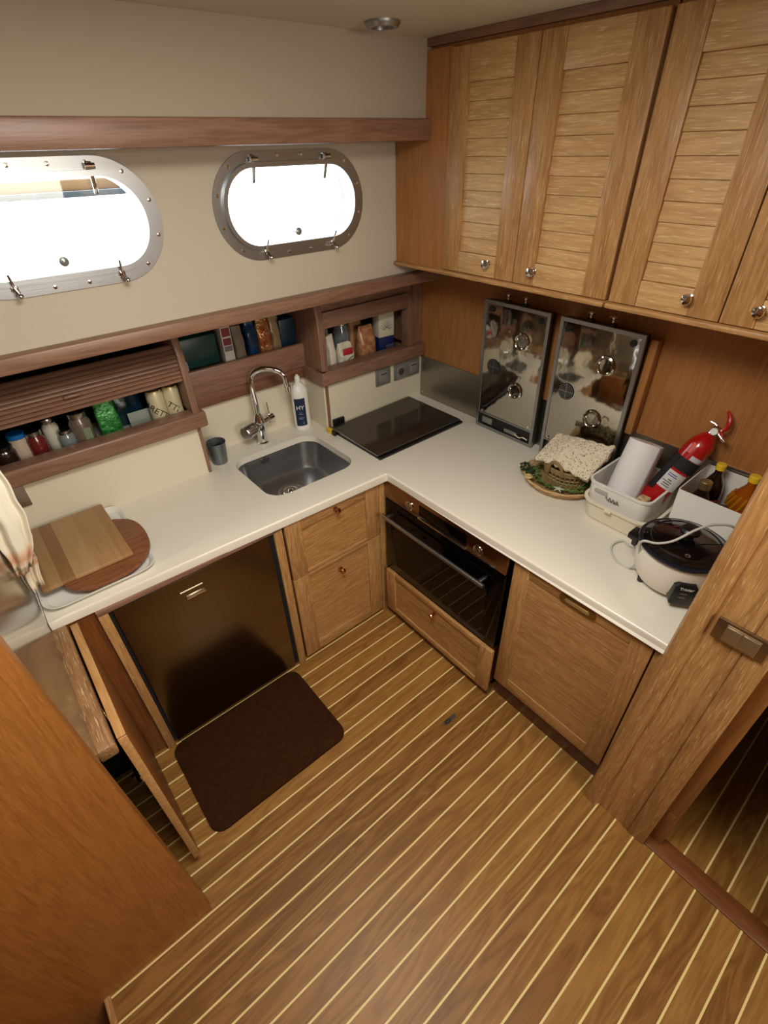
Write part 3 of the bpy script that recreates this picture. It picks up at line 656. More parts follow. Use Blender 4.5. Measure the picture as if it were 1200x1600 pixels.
stripes = [(.0, .10, (160, 120, 78)), (.10, .22, (178, 140, 94)), (.22, .36, (154, 112, 72)), (.36, .60, (186, 148, 102)), (.60, .86, (178, 138, 92)), (.86, 1.0, (172, 130, 84))]
# laminated staves as one material
bm_ = bpy.data.materials.new('beech_staves'); bm_.use_nodes = True
nt = bm_.node_tree; tc = nt.nodes.new('ShaderNodeTexCoord'); sp_ = nt.nodes.new('ShaderNodeSeparateXYZ'); nt.links.new(tc.outputs['Object'], sp_.inputs[0])
mr = nt.nodes.new('ShaderNodeMapRange'); mr.inputs[1].default_value = -.14; mr.inputs[2].default_value = .14; nt.links.new(sp_.outputs['X'], mr.inputs[0])
rp = nt.nodes.new('ShaderNodeValToRGB'); rp.color_ramp.interpolation = 'CONSTANT'; cr = rp.color_ramp
cr.elements[0].position = 0; cr.elements[0].color = lin(stripes[0][2]); cr.elements[1].position = .10; cr.elements[1].color = lin(stripes[1][2])
for a0, a1, c_ in stripes[2:]: el = cr.elements.new(a0); el.color = lin(c_)
nt.links.new(mr.outputs[0], rp.inputs[0])
ns = nt.nodes.new('ShaderNodeTexNoise'); mp = nt.nodes.new('ShaderNodeMapping'); mp.inputs['Scale'].default_value = (90, 6, 1); nt.links.new(tc.outputs['Object'], mp.inputs[0]); nt.links.new(mp.outputs[0], ns.inputs['Vector']); ns.inputs['Scale'].default_value = 1
mx = nt.nodes.new('ShaderNodeMix'); mx.data_type = 'RGBA'; mx.blend_type = 'MULTIPLY'; mx.inputs[0].default_value = .35
nt.links.new(rp.outputs[0], mx.inputs[6]); nt.links.new(ns.outputs['Fac'], mx.inputs[7]); nt.links.new(mx.outputs[2], nt.nodes['Principled BSDF'].inputs['Base Color']); nt.nodes['Principled BSDF'].inputs['Roughness'].default_value = .5
part(G().box(-1.918, -1.650, -.375, -.010, HC + .0375, HC + .0525, .004), 'staves', bm_, t)
bpy.context.view_layer.update()

# ------------------------------------------------------------------ tea towel on the left
def towel():
    t = thing('tea_towel', 'striped cream tea towel hanging against the left wall', 'towel', (-1.90, -.45, .93))
    m = bpy.data.materials.new('towel_cloth'); m.use_nodes = True; nt = m.node_tree; N = nt.nodes; L = nt.links
    tc = N.new('ShaderNodeTexCoord'); s_ = N.new('ShaderNodeSeparateXYZ'); L.new(tc.outputs['Object'], s_.inputs[0])
    mr = N.new('ShaderNodeMapRange'); mr.inputs[1].default_value = 0; mr.inputs[2].default_value = .5; L.new(s_.outputs['Z'], mr.inputs[0])
    r = N.new('ShaderNodeValToRGB'); e = r.color_ramp.elements; cr = lin((226, 214, 188)); e[0].color = cr; e[1].color = lin((232, 226, 208)); e[1].position = 1
    for p, c in ((.18, (226, 214, 188)), (.20, (206, 152, 120)), (.23, (214, 176, 146)), (.25, (150, 146, 124)), (.27, (226, 204, 178)), (.31, (208, 160, 130)), (.35, (226, 198, 170)), (.38, (232, 224, 204))):
        q = r.color_ramp.elements.new(p); q.color = lin(c)
    L.new(mr.outputs[0], r.inputs[0]); b = N['Principled BSDF']; L.new(r.outputs[0], b.inputs['Base Color']); b.inputs['Roughness'].default_value = .95
    def interp(tab, z):
        for (z0, v0), (z1, v1) in zip(tab, tab[1:]):
            if z0 >= z >= z1: return v0 + (v1 - v0) * (z0 - z) / (z0 - z1)
        return tab[-1][1] if z < tab[-1][0] else tab[0][1]
    def sheet(name, yc, edge, ztop, zb, amp, ph, mm):
        g = G(); nu, nv = 30, 30; rows = []
        for j in range(nv + 1):
            row = []; v = j / nv; z = ztop + (zb - ztop) * v; xr = interp(edge, z)
            for i in range(nu + 1):
                u = i / nu; x = -1.936 + (xr + 1.936) * u
                y = yc + amp * (.4 + .6 * v) * (math.sin(u * 9 + ph) + .4 * math.sin(u * 21 + ph * 2 + v * 3)) - .02 * u * (1 - v) + .006 * math.sin(v * 7 + ph)
                row.append(g.bm.verts.new((x + .002 * math.sin(v * 30 + ph), y, z + .012 * u * math.sin(v * 3) - .015 * (1 - u) * v)))
            rows.append(row)
        for a, b_ in zip(rows, rows[1:]):
            for k in range(nu): g.bm.faces.new((a[k], a[k + 1], b_[k + 1], b_[k]))
        o = part(g, name, mm, t); md = o.modifiers.new('cloth', 'SOLIDIFY'); md.thickness = .003
        return o
    sheet('front_fold', -.480, [(1.50, -1.862), (1.36, -1.850), (1.22, -1.849), (1.14, -1.858), (1.06, -1.890), (1.03, -1.900)], 1.50, 1.045, .010, .4, m)
    sheet('back_fold', -.435, [(1.48, -1.880), (1.2, -1.880), (1.10, -1.880), (1.03, -1.885), (.95, -1.900)], 1.48, .950, .010, 2.0, m)
    part(G().cyl((-1.939, -.46, 1.49), (-1.87, -.46, 1.50), .006, seg=10).ball((-1.87, -.46, 1.50), .009), 'hook', chrome, t)
towel()

# ------------------------------------------------------------------ mat, floor latch, light switch
tag(G().prism([(x, y) for x, y in rrect(-1.815, -1.236, -.905, -.487, .045, 8)], 'z', .0005, .011, .003).build('door_mat', matm, loc=(-1.52, -.7, 0)), 'dark brown rounded mat on the floor before the fridge', 'mat')
t = thing('floor_latch', 'small steel lift ring let into the plank floor', 'latch', (-.872, -1.13, 0))
part(G().prism(rrect(-.908, -.838, -1.138, -1.120, .0085), 'z', .0002, .0015), 'latch_plate', steel_dk, t)
part(G().tube([(-.885 + .014 * math.cos(a), -1.129 + .006 * math.sin(a), .003) for a in [2 * PI * k / 16 for k in range(16)]], .0015, 6, closed=True), 'ring', black, t)
t = thing('light_switch', 'bronze double rocker switch on the oak post at right', 'switch', (-.715, -1.80, 1.02))
part(G().box(-.717, -.7085, -1.860, -1.750, .990, 1.054, .002), 'switch_plate', mat('bronze_plate', (140, 118, 88), .3, .9), t)
part(G().box(-.719, -.717, -1.842, -1.772, .997, 1.047, .001), 'rocker_frame', mat('light_bronze', (190, 174, 146), .3, .8), t)
for y in (-1.789, -1.824):
    part(G().box(-.7225, -.7188, y - .016, y + .016, 1.000, 1.043, .002), 'rocker', mat('rocker', (160, 142, 114), .35, .8), t)

# ------------------------------------------------------------------ small goods in the lockers
Z1 = 1.0755   # left locker floor
def jar(x, y, z, r, h, body, lid, label, nm='jar', cat='jar', grp=None, gl=None, squat=False, content=True):
    t = thing(nm, label, cat, (x, y, z), grp)
    pr = [(r * .9, 0), (r, .004), (r, h * .72), (r * .8, h * .82), (r * .78, h * .86)]
    part(G().lathe(pr, (x, y, z), 24), 'glass_wall' if gl else 'body', body, t)
    part(G().lathe([(r * .84, h * .85), (r * .86, h * .87), (r * .86, h * .98), (r * .8, h)], (x, y, z), 24), 'lid', lid, t)
    return t
brown_c = mat('dark_contents', (40, 26, 20), .15, coat=.5); bluelid = mat('blue_lid', (20, 100, 170), .3); greycont = mat('grey_brown_contents', (96, 84, 74), .2, coat=.5)
redc = mat('dark_red_contents', (96, 30, 26), .15, coat=.5); clearj = mat('smoky_glass', (110, 116, 120), .08, coat=.6); silver = mat('silver_lid', (180, 180, 176), .25, 1)
jar(-1.845, .10, Z1, .034, .085, brown_c, black, 'small round dark jar at the left end of the locker', gl=1)
jar(-1.793, .125, Z1, .034, .105, mat('beige_pot', (170, 150, 130), .6), bluelid, 'beige pot with bright blue lid in the left locker', nm='pot', cat='pot')
jar(-1.745, .105, Z1, .030, .105, redc, silver, 'dark red spice jar right of the blue-lidded pot', gl=1)
jar(-1.690, .125, Z1, .026, .13, mat('pale_labelled', (180, 176, 160), .4), silver, 'slim pale labelled jar beside the clear grey jar', gl=1)
jar(-1.655, .090, Z1, .027, .085, clearj, silver, 'small clear grey jar left of the brown jar', gl=1)
t = jar(-1.600, .095, Z1, .036, .135, greycont, silver, 'larger brown-filled jar with metal lid left of the green bag', gl=1)
part(G().box(-1.602, -1.578, .0575, .0595, Z1 + .03, Z1 + .08), 'paper_label', mat('green_grey_label', (110, 120, 96), .6), t)
def bag(x, y, z, w, d, h, label, m, rotz=0, seed=1, nm='food_bag', cat='bag', top=.5, grp=None, lean=0):
    """crumpled packet: soft box with pinched top"""
    t = thing(nm, label, cat, (x, y, z), grp, rot=(0, lean, rotz))
    g = G(); n = 20; rows = []; nz = 12
    for j in range(nz + 1):
        v = j / nz; k = 1 - top * max(0, v - .55) / .45; kd = 1 - (.9 * max(0, v - .5) / .5); row = []
        for i in range(n):
            a = 2 * PI * i / n; ca, sa = math.cos(a), math.sin(a)
            px = math.copysign(abs(ca) ** .45, ca) * w / 2 * (k * .3 + .7); py = math.copysign(abs(sa) ** .45, sa) * d / 2 * max(kd, .12)
            nn = noise.noise(Vector((px * 40 + seed * 7, py * 40, v * 5))) * .006 * (0.3 + v)
            row.append(g.bm.verts.new((px + nn, py + nn, h * v + (nn * .8 if v > .9 else 0))))
        rows.append(row)
    for a, b in zip(rows, rows[1:]):
        for k in range(n): g.bm.faces.new((a[k], a[(k + 1) % n], b[(k + 1) % n], b[k]))
    g.bm.faces.new(rows[0][::-1]); g.bm.faces.new(rows[-1])
    part(g, 'wrapper', m, t)
    return t
greenf = mat('green_foil', (22, 104, 40), .18, .3, bump=(60, .8, .01), var=(40, (74, 150, 78)))
bag(-1.505, .11, Z1, .075, .05, .165, 'shiny green foil bag in the middle of the left locker', greenf, seed=3)
bag(-1.435, .19, Z1, .06, .05, .15, 'dark blue-green packet behind the green foil bag', mat('dark_packet', (16, 40, 48), .3, bump=(60, .6)), seed=4)
jar(-1.385, .20, Z1, .030, .155, mat('blue_bottle', (18, 48, 70), .12, coat=.5), black, 'dark blue bottle behind the paper in the left locker', nm='bottle', cat='bottle')
g = G().box(-1.435, -1.345, .12, .123, Z1, Z1 + .062, .001); 
tag(g.build('paper_sheet', mat('grey_paper', (136, 142, 134), .8), loc=(-1.39, .12, Z1)), 'grey paper sheet propped left of the drink cans', 'paper')
canm = mat('can_paper', (206, 196, 160), .35, .25)
for i, (x, y, lab) in enumerate(((-1.328, .085, 'cream drink can with dark lettering, left of the pair'), (-1.266, .088, 'cream drink can with dark lettering beside the locker side panel'))):
    t = thing('drink_can', lab, 'can', (x, y, Z1), 'cream drink cans in the left locker')
    part(G().lathe([(.024, 0), (.030, .006), (.031, .012), (.031, .125), (.027, .138)], (x, y, Z1), 32), 'can_body', canm, t)
    part(G().lathe([(.027, .137), (.0275, .141), (.0265, .142), (.025, .137), (.010, .137)], (x, y, Z1), 32), 'can_top', gold, t)
    part(G().lathe([(.0312, .012), (.0314, .014), (.0314, .020), (.0312, .022)], (x, y, Z1), 32, close=True), 'printed_band', mat('band_dark%d' % i, (60, 60, 50), .5), t)
    a = math.radians(-112); nrm = Vector((math.cos(a), math.sin(a), 0)); tg = Vector((-nrm.y, nrm.x, 0)); up_ = (Vector((0, 0, 1)) * .9 + tg * .43).normalized(); rt_ = (tg * .9 - Vector((0, 0, 1)) * .43).normalized()
    Mx = frame(Vector((x, y, Z1 + .062)), tg, (0, 0, 1))
    R2 = Matrix.Rotation(math.radians(-42), 4, 'Z')
    c = bpy.data.curves.new('lettering', 'FONT'); c.body = 'ARETTI' if i == 0 else 'TTI'; c.size = .034; c.extrude = .0005; c.align_x = 'CENTER'; c.align_y = 'CENTER'
    o = bpy.data.objects.new('lettering', c); C.objects.link(o); me = bpy.data.meshes.new_from_object(o.evaluated_get(bpy.context.evaluated_depsgraph_get())); bpy.data.objects.remove(o)
    bm = bmesh.new(); bm.from_mesh(me); bm.transform(R2)
    for v in bm.verts:
        th = v.co.x / .0315; rr = .0315 + v.co.z; v.co = Vector((rr * math.sin(th), v.co.y, rr * math.cos(th)))
    bm.transform(Mx); gg = G(); gg.bm.free(); gg.bm = bm; part(gg, 'lettering', mat('can_ink%d' % i, (44, 30, 26), .5), t)

# middle shelf
Z2 = 1.2125
tag(G().box(-1.165, -.998, .185, .285, Z2, Z2 + .125, .012).build('storage_box', mat('green_box', (20, 62, 58), .4, bump=(40, .3)), loc=(-1.08, .23, Z2)), 'dark green plastic box at the left of the middle shelf', 'box')
bag(-1.165, .17, Z2, .035, .03, .045, 'small pale packet corner beside the green box', mat('pale_packet', (150, 150, 140), .6), seed=9, nm='packet', cat='packet')
t = thing('carton', 'narrow white carton with dark red print on the middle shelf', 'carton', (-.965, .20, Z2))
part(G().box(-.985, -.942, .165, .235, Z2, Z2 + .15, .001), 'card_body', mat('white_card', (205, 200, 190), .6), t)
part(G().box(-.981, -.946, .164, .165, Z2 + .105, Z2 + .14).box(-.981, -.946, .164, .165, Z2 + .07, Z2 + .098), 'print_block', mat('maroon_print', (120, 40, 48), .6), t)
part(G().box(-.981, -.946, .164, .165, Z2 + .045, Z2 + .066), 'print_block', mat('grey_print', (110, 112, 120), .6), t)
bag(-.905, .20, Z2, .05, .05, .13, 'dull grey-brown packet right of the red and white carton', mat('taupe_packet', (120, 108, 94), .6), seed=5, nm='packet', cat='packet')
bag(-.845, .195, Z2, .05, .05, .145, 'dark blue crinkled bag on the middle shelf', mat('blue_packet', (16, 50, 84), .25, bump=(50, .8)), seed=6)
t = bag(-.785, .195, Z2, .065, .055, .145, 'red and gold crinkled snack bag on the middle shelf', mat('red_gold_foil', (150, 60, 34), .2, .4, bump=(40, 1, .01), var=(28, (196, 150, 96))), seed=7)
bag(-.725, .20, Z2, .05, .05, .14, 'beige crinkled bag beside the dark tub', mat('beige_foil', (150, 126, 96), .35, .2, bump=(50, .8)), seed=8)
tag(G().box(-.712, -.632, .17, .27, Z2, Z2 + .12, .008).build('storage_tub', mat('blue_tub', (14, 44, 66), .4), loc=(-.65, .2, Z2)), 'dark blue tub at the right end of the middle shelf', 'tub')

# right locker
Z3 = 1.0805
sugar = mat('white_packet', (205, 196, 180), .6, bump=(50, .4))
for x, lb_ in ((-.558, 'narrow white packet against the left side of corner locker'), (-.512, 'narrow white packet, second from the corner locker side panel')):
    t = bag(x, .085, Z3, .038, .06, .165, lb_, sugar, seed=int(-x * 100), nm='flour_packet', cat='packet', grp='white packets in the corner locker', top=.3)
bag(-.50, .19, Z3, .10, .07, .215, 'silvery grey clear bag behind the white packets', mat('grey_film', (150, 152, 150), .2, .3, bump=(40, .9, .01)), seed=11)
t = bag(-.430, .084, Z3, .090, .055, .115, 'small white packet with red panel at the front of corner locker', mat('printed_packet', (214, 208, 190), .55, var=(70, (196, 190, 170))), seed=12, nm='printed_packet', cat='packet')
part(G().box(-.028, .028, -.0302, -.029, .062, .093, .001), 'red_panel', mat('red_panel', (178, 34, 48), .5), t)
part(G().tube([(-.03, -.030, .02), (-.01, -.030, .03), (.01, -.030, .045), (.03, -.030, .05)], .0018, 6).tube([(-.02, -.030, .012), (.0, -.030, .018), (.02, -.030, .035)], .0015, 6), 'ink_swirl', mat('olive_ink', (70, 76, 50), .6), t)
jar(-.385, .17, Z3, .042, .20, clearj, silver, 'tall clear storage jar in the corner locker', gl=1)
t = bag(-.275, .12, Z3, .095, .075, .155, 'orange and brown biscuit bag in the corner locker', mat('biscuit_bag', (150, 82, 50), .3, .1, bump=(50, .8), var=(35, (196, 150, 110))), seed=13)
bag(-.285, .20, Z3, .08, .06, .225, 'tall tan paper bag behind the biscuit bag', mat('tan_bag', (176, 128, 84), .6), seed=14)
t = thing('tall_carton', 'tall white and navy carton at the right of corner locker', 'carton', (-.165, .11, Z3), rot=(0, 0, math.radians(-6)))
part(G().box(-.045, .045, -.03, .03, 0, .085, .003), 'navy_base', mat('navy_card', (20, 36, 84), .5), t, 'navy lower half')
part(G().box(-.0455, .0455, -.0305, .0305, .085, .20, .003), 'white_top', mat('striped_card', (208, 202, 180), .55), t)
g = G()
for k in range(9):
    a = math.radians(15 + 18 * k); g.cyl((.012 * math.cos(a), -.0308, .115 + .012 * math.sin(a)), (.04 * math.cos(a), -.0308, .115 + .05 * math.sin(a)), .0014, .0008, 6)
g.box(-.005, .04, -.0312, -.0305, .02, .045)
part(g, 'ray_print', mat('dark_print', (70, 74, 96), .6), t)

# ------------------------------------------------------------------ basket with crochet, leaves
bc = Vector((-.185, -1.02, HC))
t = thing('wicker_tray', 'round pale wicker tray under the small basket', 'tray', tuple(bc))
g = G()
for j in range(5):
    r = .125 + .006 * j; z = HC + .004 + .0075 * j
    g.tube([(bc.x + (r + .0025 * math.sin(12 * a + j * PI)) * math.cos(a), bc.y + (r + .0025 * math.sin(12 * a + j * PI)) * math.sin(a), z) for a in [2 * PI * k / 72 for k in range(72)]], .0042, 6, closed=True)
for k in range(24):
    a = 2 * PI * k / 24; g.cyl((bc.x + .122 * math.cos(a), bc.y + .122 * math.sin(a), HC + .001), (bc.x + .152 * math.cos(a), bc.y + .152 * math.sin(a), HC + .038), .003, seg=6)
part(g, 'woven_rim', wickerp, t)
part(G().lathe([(.126, 0), (.126, .006), (.0, .007)], tuple(bc), 40), 'tray_base', wicker, t)
t = thing('small_basket', 'small brown handled basket holding a crocheted cloth', 'basket', (bc.x, bc.y, HC + .008))
g = G()
def ell(rx, ry, z, n=64, dz=0): return [(bc.x + .01 + rx * math.cos(2 * PI * k / n), bc.y - .005 + ry * math.sin(2 * PI * k / n), z + dz * math.cos(4 * PI * k / n)) for k in range(n)]
for rx, ry, z in ((.062, .075, .010), (.064, .077, .018), (.066, .08, .028), (.071, .087, .047), (.076, .093, .068), (.078, .096, .076), (.080, .099, .083)):
    g.tube(ell(rx, ry, HC + z), .0042, 6, closed=True)
for k in range(30):
    a = 2 * PI * k / 30; g.cyl((bc.x + .01 + .063 * math.cos(a), bc.y - .005 + .076 * math.sin(a), HC + .01), (bc.x + .01 + .079 * math.cos(a), bc.y - .005 + .097 * math.sin(a), HC + .082), .0036, seg=6)
part(g, 'weave', wicker, t)
part(G().lathe([(.06, .009), (.06, .014)], (bc.x + .01, bc.y - .005, HC), 30, sy=1.2), 'basket_base', wicker, t)
for sy in (-1, 1):
    g = G(); hx = bc.x + .01 - .0; 
    for off in (0, .006):
        pts = []
        for k in range(13):
            a = PI * k / 12; pts.append((bc.x + .01 + sy * (-.084 - .010 * math.sin(a)), bc.y - .005 + (.034 - off) * math.cos(a), HC + .070 + (.060 - off) * math.sin(a)))
        g.tube(pts, .0034, 6)
    part(g, 'handle', wicker, t)
# crochet cloth: thick drooping scalloped sheet resting in the basket
g = G(); nu, nv = 44, 22; rows = []
for j in range(nv + 1):
    row = []
    for i in range(nu + 1):
        u = i / nu; v = j / nv
        yy = bc.y + .100 - .235 * u; xx = bc.x - .070 + .140 * v
        z = HC + .088 + .034 * math.sin(PI * min(1, u * 1.15)) * math.sin(PI * (.15 + .7 * v)) + .060 * v + .046 * u ** 1.6 * (.4 + .6 * v) + .010 * (1 - u) ** 4 + .003 * math.sin(u * 40) * abs(v - .5)
        z += .0035 * noise.noise(Vector((u * 14, v * 9, 3)))
        xx += .003 * math.sin(u * 34) * (abs(v - .5) * 2) ** 3 * (1 if v > .5 else -1)
        row.append(g.bm.verts.new((xx - .006 * math.sin(PI * u), yy, z)))
    rows.append(row)
for a, b in zip(rows, rows[1:]):
    for k in range(nu): g.bm.faces.new((a[k], a[k + 1], b[k + 1], b[k]))
cm = bpy.data.materials.new('crochet_lace'); cm.use_nodes = True; nt = cm.node_tree; N = nt.nodes; L = nt.links
vt = N.new('ShaderNodeTexVoronoi'); vt.inputs['Scale'].default_value = 110; tc = N.new('ShaderNodeTexCoord'); L.new(tc.outputs['Object'], vt.inputs['Vector'])
rp = N.new('ShaderNodeValToRGB'); rp.color_ramp.elements[0].position = .16; rp.color_ramp.elements[0].color = lin((100, 84, 62)); rp.color_ramp.elements[1].position = .3; rp.color_ramp.elements[1].color = lin((228, 216, 192))
L.new(vt.outputs['Distance'], rp.inputs[0]); b = N['Principled BSDF']; L.new(rp.outputs[0], b.inputs['Base Color']); b.inputs['Roughness'].default_value = .95
bp = N.new('ShaderNodeBump'); bp.inputs['Distance'].default_value = .004; L.new(vt.outputs['Distance'], bp.inputs['Height']); L.new(bp.outputs[0], b.inputs['Normal'])
o = g.build('crochet_cloth', cm, loc=(bc.x, bc.y, HC + .08)); tag(o, 'cream crocheted cloth folded over the top of the small basket', 'cloth')
md = o.modifiers.new('thick', 'SOLIDIFY'); md.thickness = .022; md.offset = -1
# leaves
def leaf_g(g, p, d, L_, w):
    d = Vector(d).normalized(); s_ = d.cross(Vector((0, 0, 1))); s_ = s_.normalized() if s_.length > .01 else Vector((1, 0, 0)); n_ = s_.cross(d); p = Vector(p)
    prof = [(0, .1), (.25, .8), (.5, 1), (.8, .6), (1, .05)]; A = []
    for t_, k in prof:
        c = p + d * L_ * t_ - n_ * (t_ ** 2) * L_ * .15
        A.append((g.bm.verts.new(c - s_ * w * k / 2 + n_ * .0015), g.bm.verts.new(c), g.bm.verts.new(c + s_ * w * k / 2 + n_ * .0015)))
    for a, b_ in zip(A, A[1:]):
        g.bm.faces.new((a[0], a[1], b_[1], b_[0])); g.bm.faces.new((a[1], a[2], b_[2], b_[1]))
rnd = random.Random(3)
t = thing('artificial_sprig', 'dark green leafy sprig lying at the corner side of the basket', 'sprig', (bc.x - .03, bc.y + .13, HC))
g = G(); st = G(); base = Vector((bc.x - .05, bc.y + .10, HC + .02))
for k in range(7):
    a = math.radians(70 + 20 * k); L_ = rnd.uniform(.045, .075); pts = [base, base + Vector((math.cos(a), math.sin(a), .5)) * L_ * .5, base + Vector((math.cos(a), math.sin(a), .35)) * L_]
    st.tube(pts, .0012, 5)
    for q in range(11):
        f = rnd.uniform(.2, 1); p = base + (pts[2] - base) * f; b2 = rnd.uniform(0, 2 * PI); leaf_g(g, p, (math.cos(b2), math.sin(b2), rnd.uniform(0, .7)), rnd.uniform(.012, .018), .012)
part(g, 'foliage', leafd, t); part(st, 'stems', mat('stem', (70, 60, 36), .7), t)
t = thing('ivy_garland', 'pale green ivy garland with starfish round the basket foot', 'garland', (bc.x, bc.y, HC + .01))
g = G(); st = G(); ring = []
for k in range(48):
    a = 2 * PI * k / 48; r_ = .100 + .006 * math.sin(5 * a); ring.append((bc.x + .98 * r_ * math.cos(a), bc.y + 1.08 * r_ * math.sin(a), HC + .024 + .003 * math.sin(7 * a)))
st.tube(ring, .0022, 6, closed=True)
for p in ring:
    for q in range(4):
        b2 = rnd.uniform(0, 2 * PI); leaf_g(g, (p[0] + rnd.uniform(-.008, .008), p[1] + rnd.uniform(-.008, .008), p[2]), (math.cos(b2), math.sin(b2), rnd.uniform(0, .6)), rnd.uniform(.010, .018), .010)
part(g, 'foliage', leaf, t); part(st, 'vine', mat('vine', (86, 104, 60), .6), t)
g = G(); sc_ = Vector((bc.x - .115, bc.y - .055, HC + .046))
for k in range(5):
    a = 2 * PI * k / 5 + .3; g.cyl(sc_, sc_ + Vector((math.cos(a) * .022, math.sin(a) * .022, -.002)), .0045, .001, 8)
part(g, 'starfish', mat('starfish', (196, 200, 190), .8), t, 'pale grey starfish')
g = G().lathe([(.0, .0), (.014, .0), (.017, .004), (.014, .008), (.005, .006)], (bc.x - .125, bc.y + .075, HC + .04), 14)
part(g, 'dried_flower', mat('dried_flower', (206, 184, 116), .7), t, 'dried yellow flower')
st = G().tube([(bc.x - .12, bc.y + .07, HC + .05), (bc.x - .11, bc.y + .03, HC + .075), (bc.x - .10, bc.y - .05, HC + .062), (bc.x - .06, bc.y - .11, HC + .058), (bc.x + .0, bc.y - .12, HC + .075)], .0018, 6)
part(st, 'loose_strand', mat('strand', (110, 118, 70), .6), t)

# ------------------------------------------------------------------ bins
def open_box(t, nm, x0, x1, y0, y1, z0, z1, r, th, m, flare=.0, rim=.0):
    g = G(); rings = []
    seq = [(0, z0, 0), (0, z0, .0), (flare, z1, 0)]
    L_ = [(.006, z0, 0), (0, z0 + .006, 0), (-flare * .97, z1 - .008, 0)]
    if rim: L_ += [(-flare - rim, z1 - .007, 0), (-flare - rim, z1, 0)]
    else: L_ += [(-flare, z1, 0)]
    L_ += [(-flare + th, z1, 0), (th, z0 + th + .002, 0)]
    for ins, z, _ in L_: rings.append([g.bm.verts.new((x, y, z)) for x, y in rrect(x0 + ins, x1 - ins, y0 + ins, y1 - ins, max(r - ins * .5, .003), 6)])
    for a, b in zip(rings, rings[1:]):
        for k in range(len(a)): g.bm.faces.new((a[k], a[(k + 1) % len(a)], b[(k + 1) % len(a)], b[k]))
    g.bm.faces.new(rings[0][::-1]); g.bm.faces.new(rings[-1])
    return part(g, nm, m, t)
t = thing('cream_bowl', 'cream rounded plastic tub under the white basket bin', 'tub', (-.17, -1.30, HC))
open_box(t, 'tub_body', -.315, -.045, -1.415, -1.185, HC, .915, .05, .003, creamp, flare=.008, rim=.007)
part(G().box(-.341, -.322, -1.30, -1.275, .905, .914, .003), 'rim_tab', creamp, t)
t = thing('storage_bin', 'white plastic storage bin nested in the cream tub', 'bin', (-.17, -1.29, .845))
bb = open_box(t, 'bin_body', -.288, -.060, -1.388, -1.180, .845, .975, .03, .003, whitep, flare=.006, rim=.004)
part(G().prism(rrect(-1.255, -1.205, .938, .952, .006), 'x', -.2965, -.2935), 'hand_slot', mat('slot_shade', (170, 168, 162), .6), bb)
part(G().tube([(-.2955, -1.25 - .004 * k, .93 + .008 * math.sin(k * 1.9)) for k in range(14)], .0012, 6).tube([(-.2955, -1.262 - .003 * k, .925 + .004 * math.cos(k * 2.3)) for k in range(12)], .0010, 6), 'pen_scribble', mat('ink', (60, 60, 66), .7), bb, 'dark handwritten scribble')
# kitchen roll, leaning in the bin
d = (Vector((-.118, -1.262, 1.085)) - Vector((-.205, -1.262, .872))); q = d.to_track_quat('Z', 'Y')
t = thing('kitchen_roll', 'white kitchen paper roll leaning in the storage bin', 'kitchen roll', (-.208, -1.262, .872), rot=q.to_euler())
part(G().lathe([(.02, 0), (.056, 0), (.057, .002), (.057, .233), (.056, .235), (.02, .235)], (0, 0, 0), 40, close=True), 'paper_wrap', paper, t)
part(G().lathe([(.0195, -.0005), (.0205, -.0005), (.0205, .2355), (.0195, .2355)], (0, 0, 0), 24, close=True), 'card_core', mat('card', (170, 140, 100), .8), t)
part(G().prism([(-.058, -.012), (-.0585, .0), (-.060, .02), (-.058, .03), (-.0565, .02), (-.057, 0)], 'z', .0, .235), 'loose_sheet', paper, t)
# fire extinguisher, leaning
p0 = Vector((-.158, -1.352, .925)); p1 = Vector((-.050, -1.432, 1.187)); d = p1 - p0; q = d.to_track_quat('Z', 'Y')
t = thing('fire_extinguisher', 'red fire extinguisher with black band leaning on the wood wall', 'fire extinguisher', tuple(p0), rot=q.to_euler())
er = .041
part(G().lathe([(.030, -.048), (er - .002, -.044), (er, -.034), (er, .215), (er - .004, .235), (er - .016, .256), (.014, .268), (.013, .276)], (0, 0, 0), 40), 'cylinder', red, t, 'red enamel cylinder')
part(G().lathe([(er + .0005, .128), (er + .004, .128), (er + .004, .170), (er + .0005, .170)], (0, 0, 0), 40, close=True).box(-.012, .012, .02, .047, .03, .17, .004), 'bracket_band', rubber, t, 'black rubber bracket band')
def arc_label(a0, a1, z0, z1, r, m, nm, par, label=None):
    g = G(); vs = []
    for k in range(13):
        a = math.radians(a0 + (a1 - a0) * k / 12); vs.append([g.bm.verts.new(((r + e_) * math.cos(a), (r + e_) * math.sin(a), z)) for z, e_ in ((z0, 0), (z1, 0), (z1, -.001), (z0, -.001))])
    for p_, q_ in zip(vs, vs[1:]):
        for k in range(4): g.bm.faces.new((p_[k], q_[k], q_[(k + 1) % 4], p_[(k + 1) % 4]))
    g.bm.faces.new(vs[0]); g.bm.faces.new(vs[-1][::-1]); return part(g, nm, m, par, label)
# which local angle faces the camera
inv = q.to_matrix().inverted(); cd_ = inv @ (Vector((-1.785, -1.855, 1.943)) - p0); CA = math.degrees(math.atan2(cd_.y, cd_.x))
lb = arc_label(CA - 62, CA + 62, .052, .118, er + .0012, mat('white_label', (200, 200, 196), .5), 'instruction_label', t, 'white instruction label')
g = G()
for k, (z, w_) in enumerate(((.107, 40), (.100, 50), (.086, 30), (.078, 44), (.070, 36), (.062, 48))):
    arc_label(CA - w_ / 2 + (k % 3) * 6, CA + w_ / 2, z - .0016, z + .0016, er + .0018, mat('label_ink%d' % k, ((70, 84, 130), (70, 84, 130), (40, 40, 44), (90, 90, 96), (40, 40, 44), (90, 90, 96))[k], .6), 'print_line', lb)
arc_label(CA + 5, CA + 58, .172, .188, er + .0012, mat('pale_blue_label', (190, 196, 206), .5), 'small_label', t, 'pale blue small label')
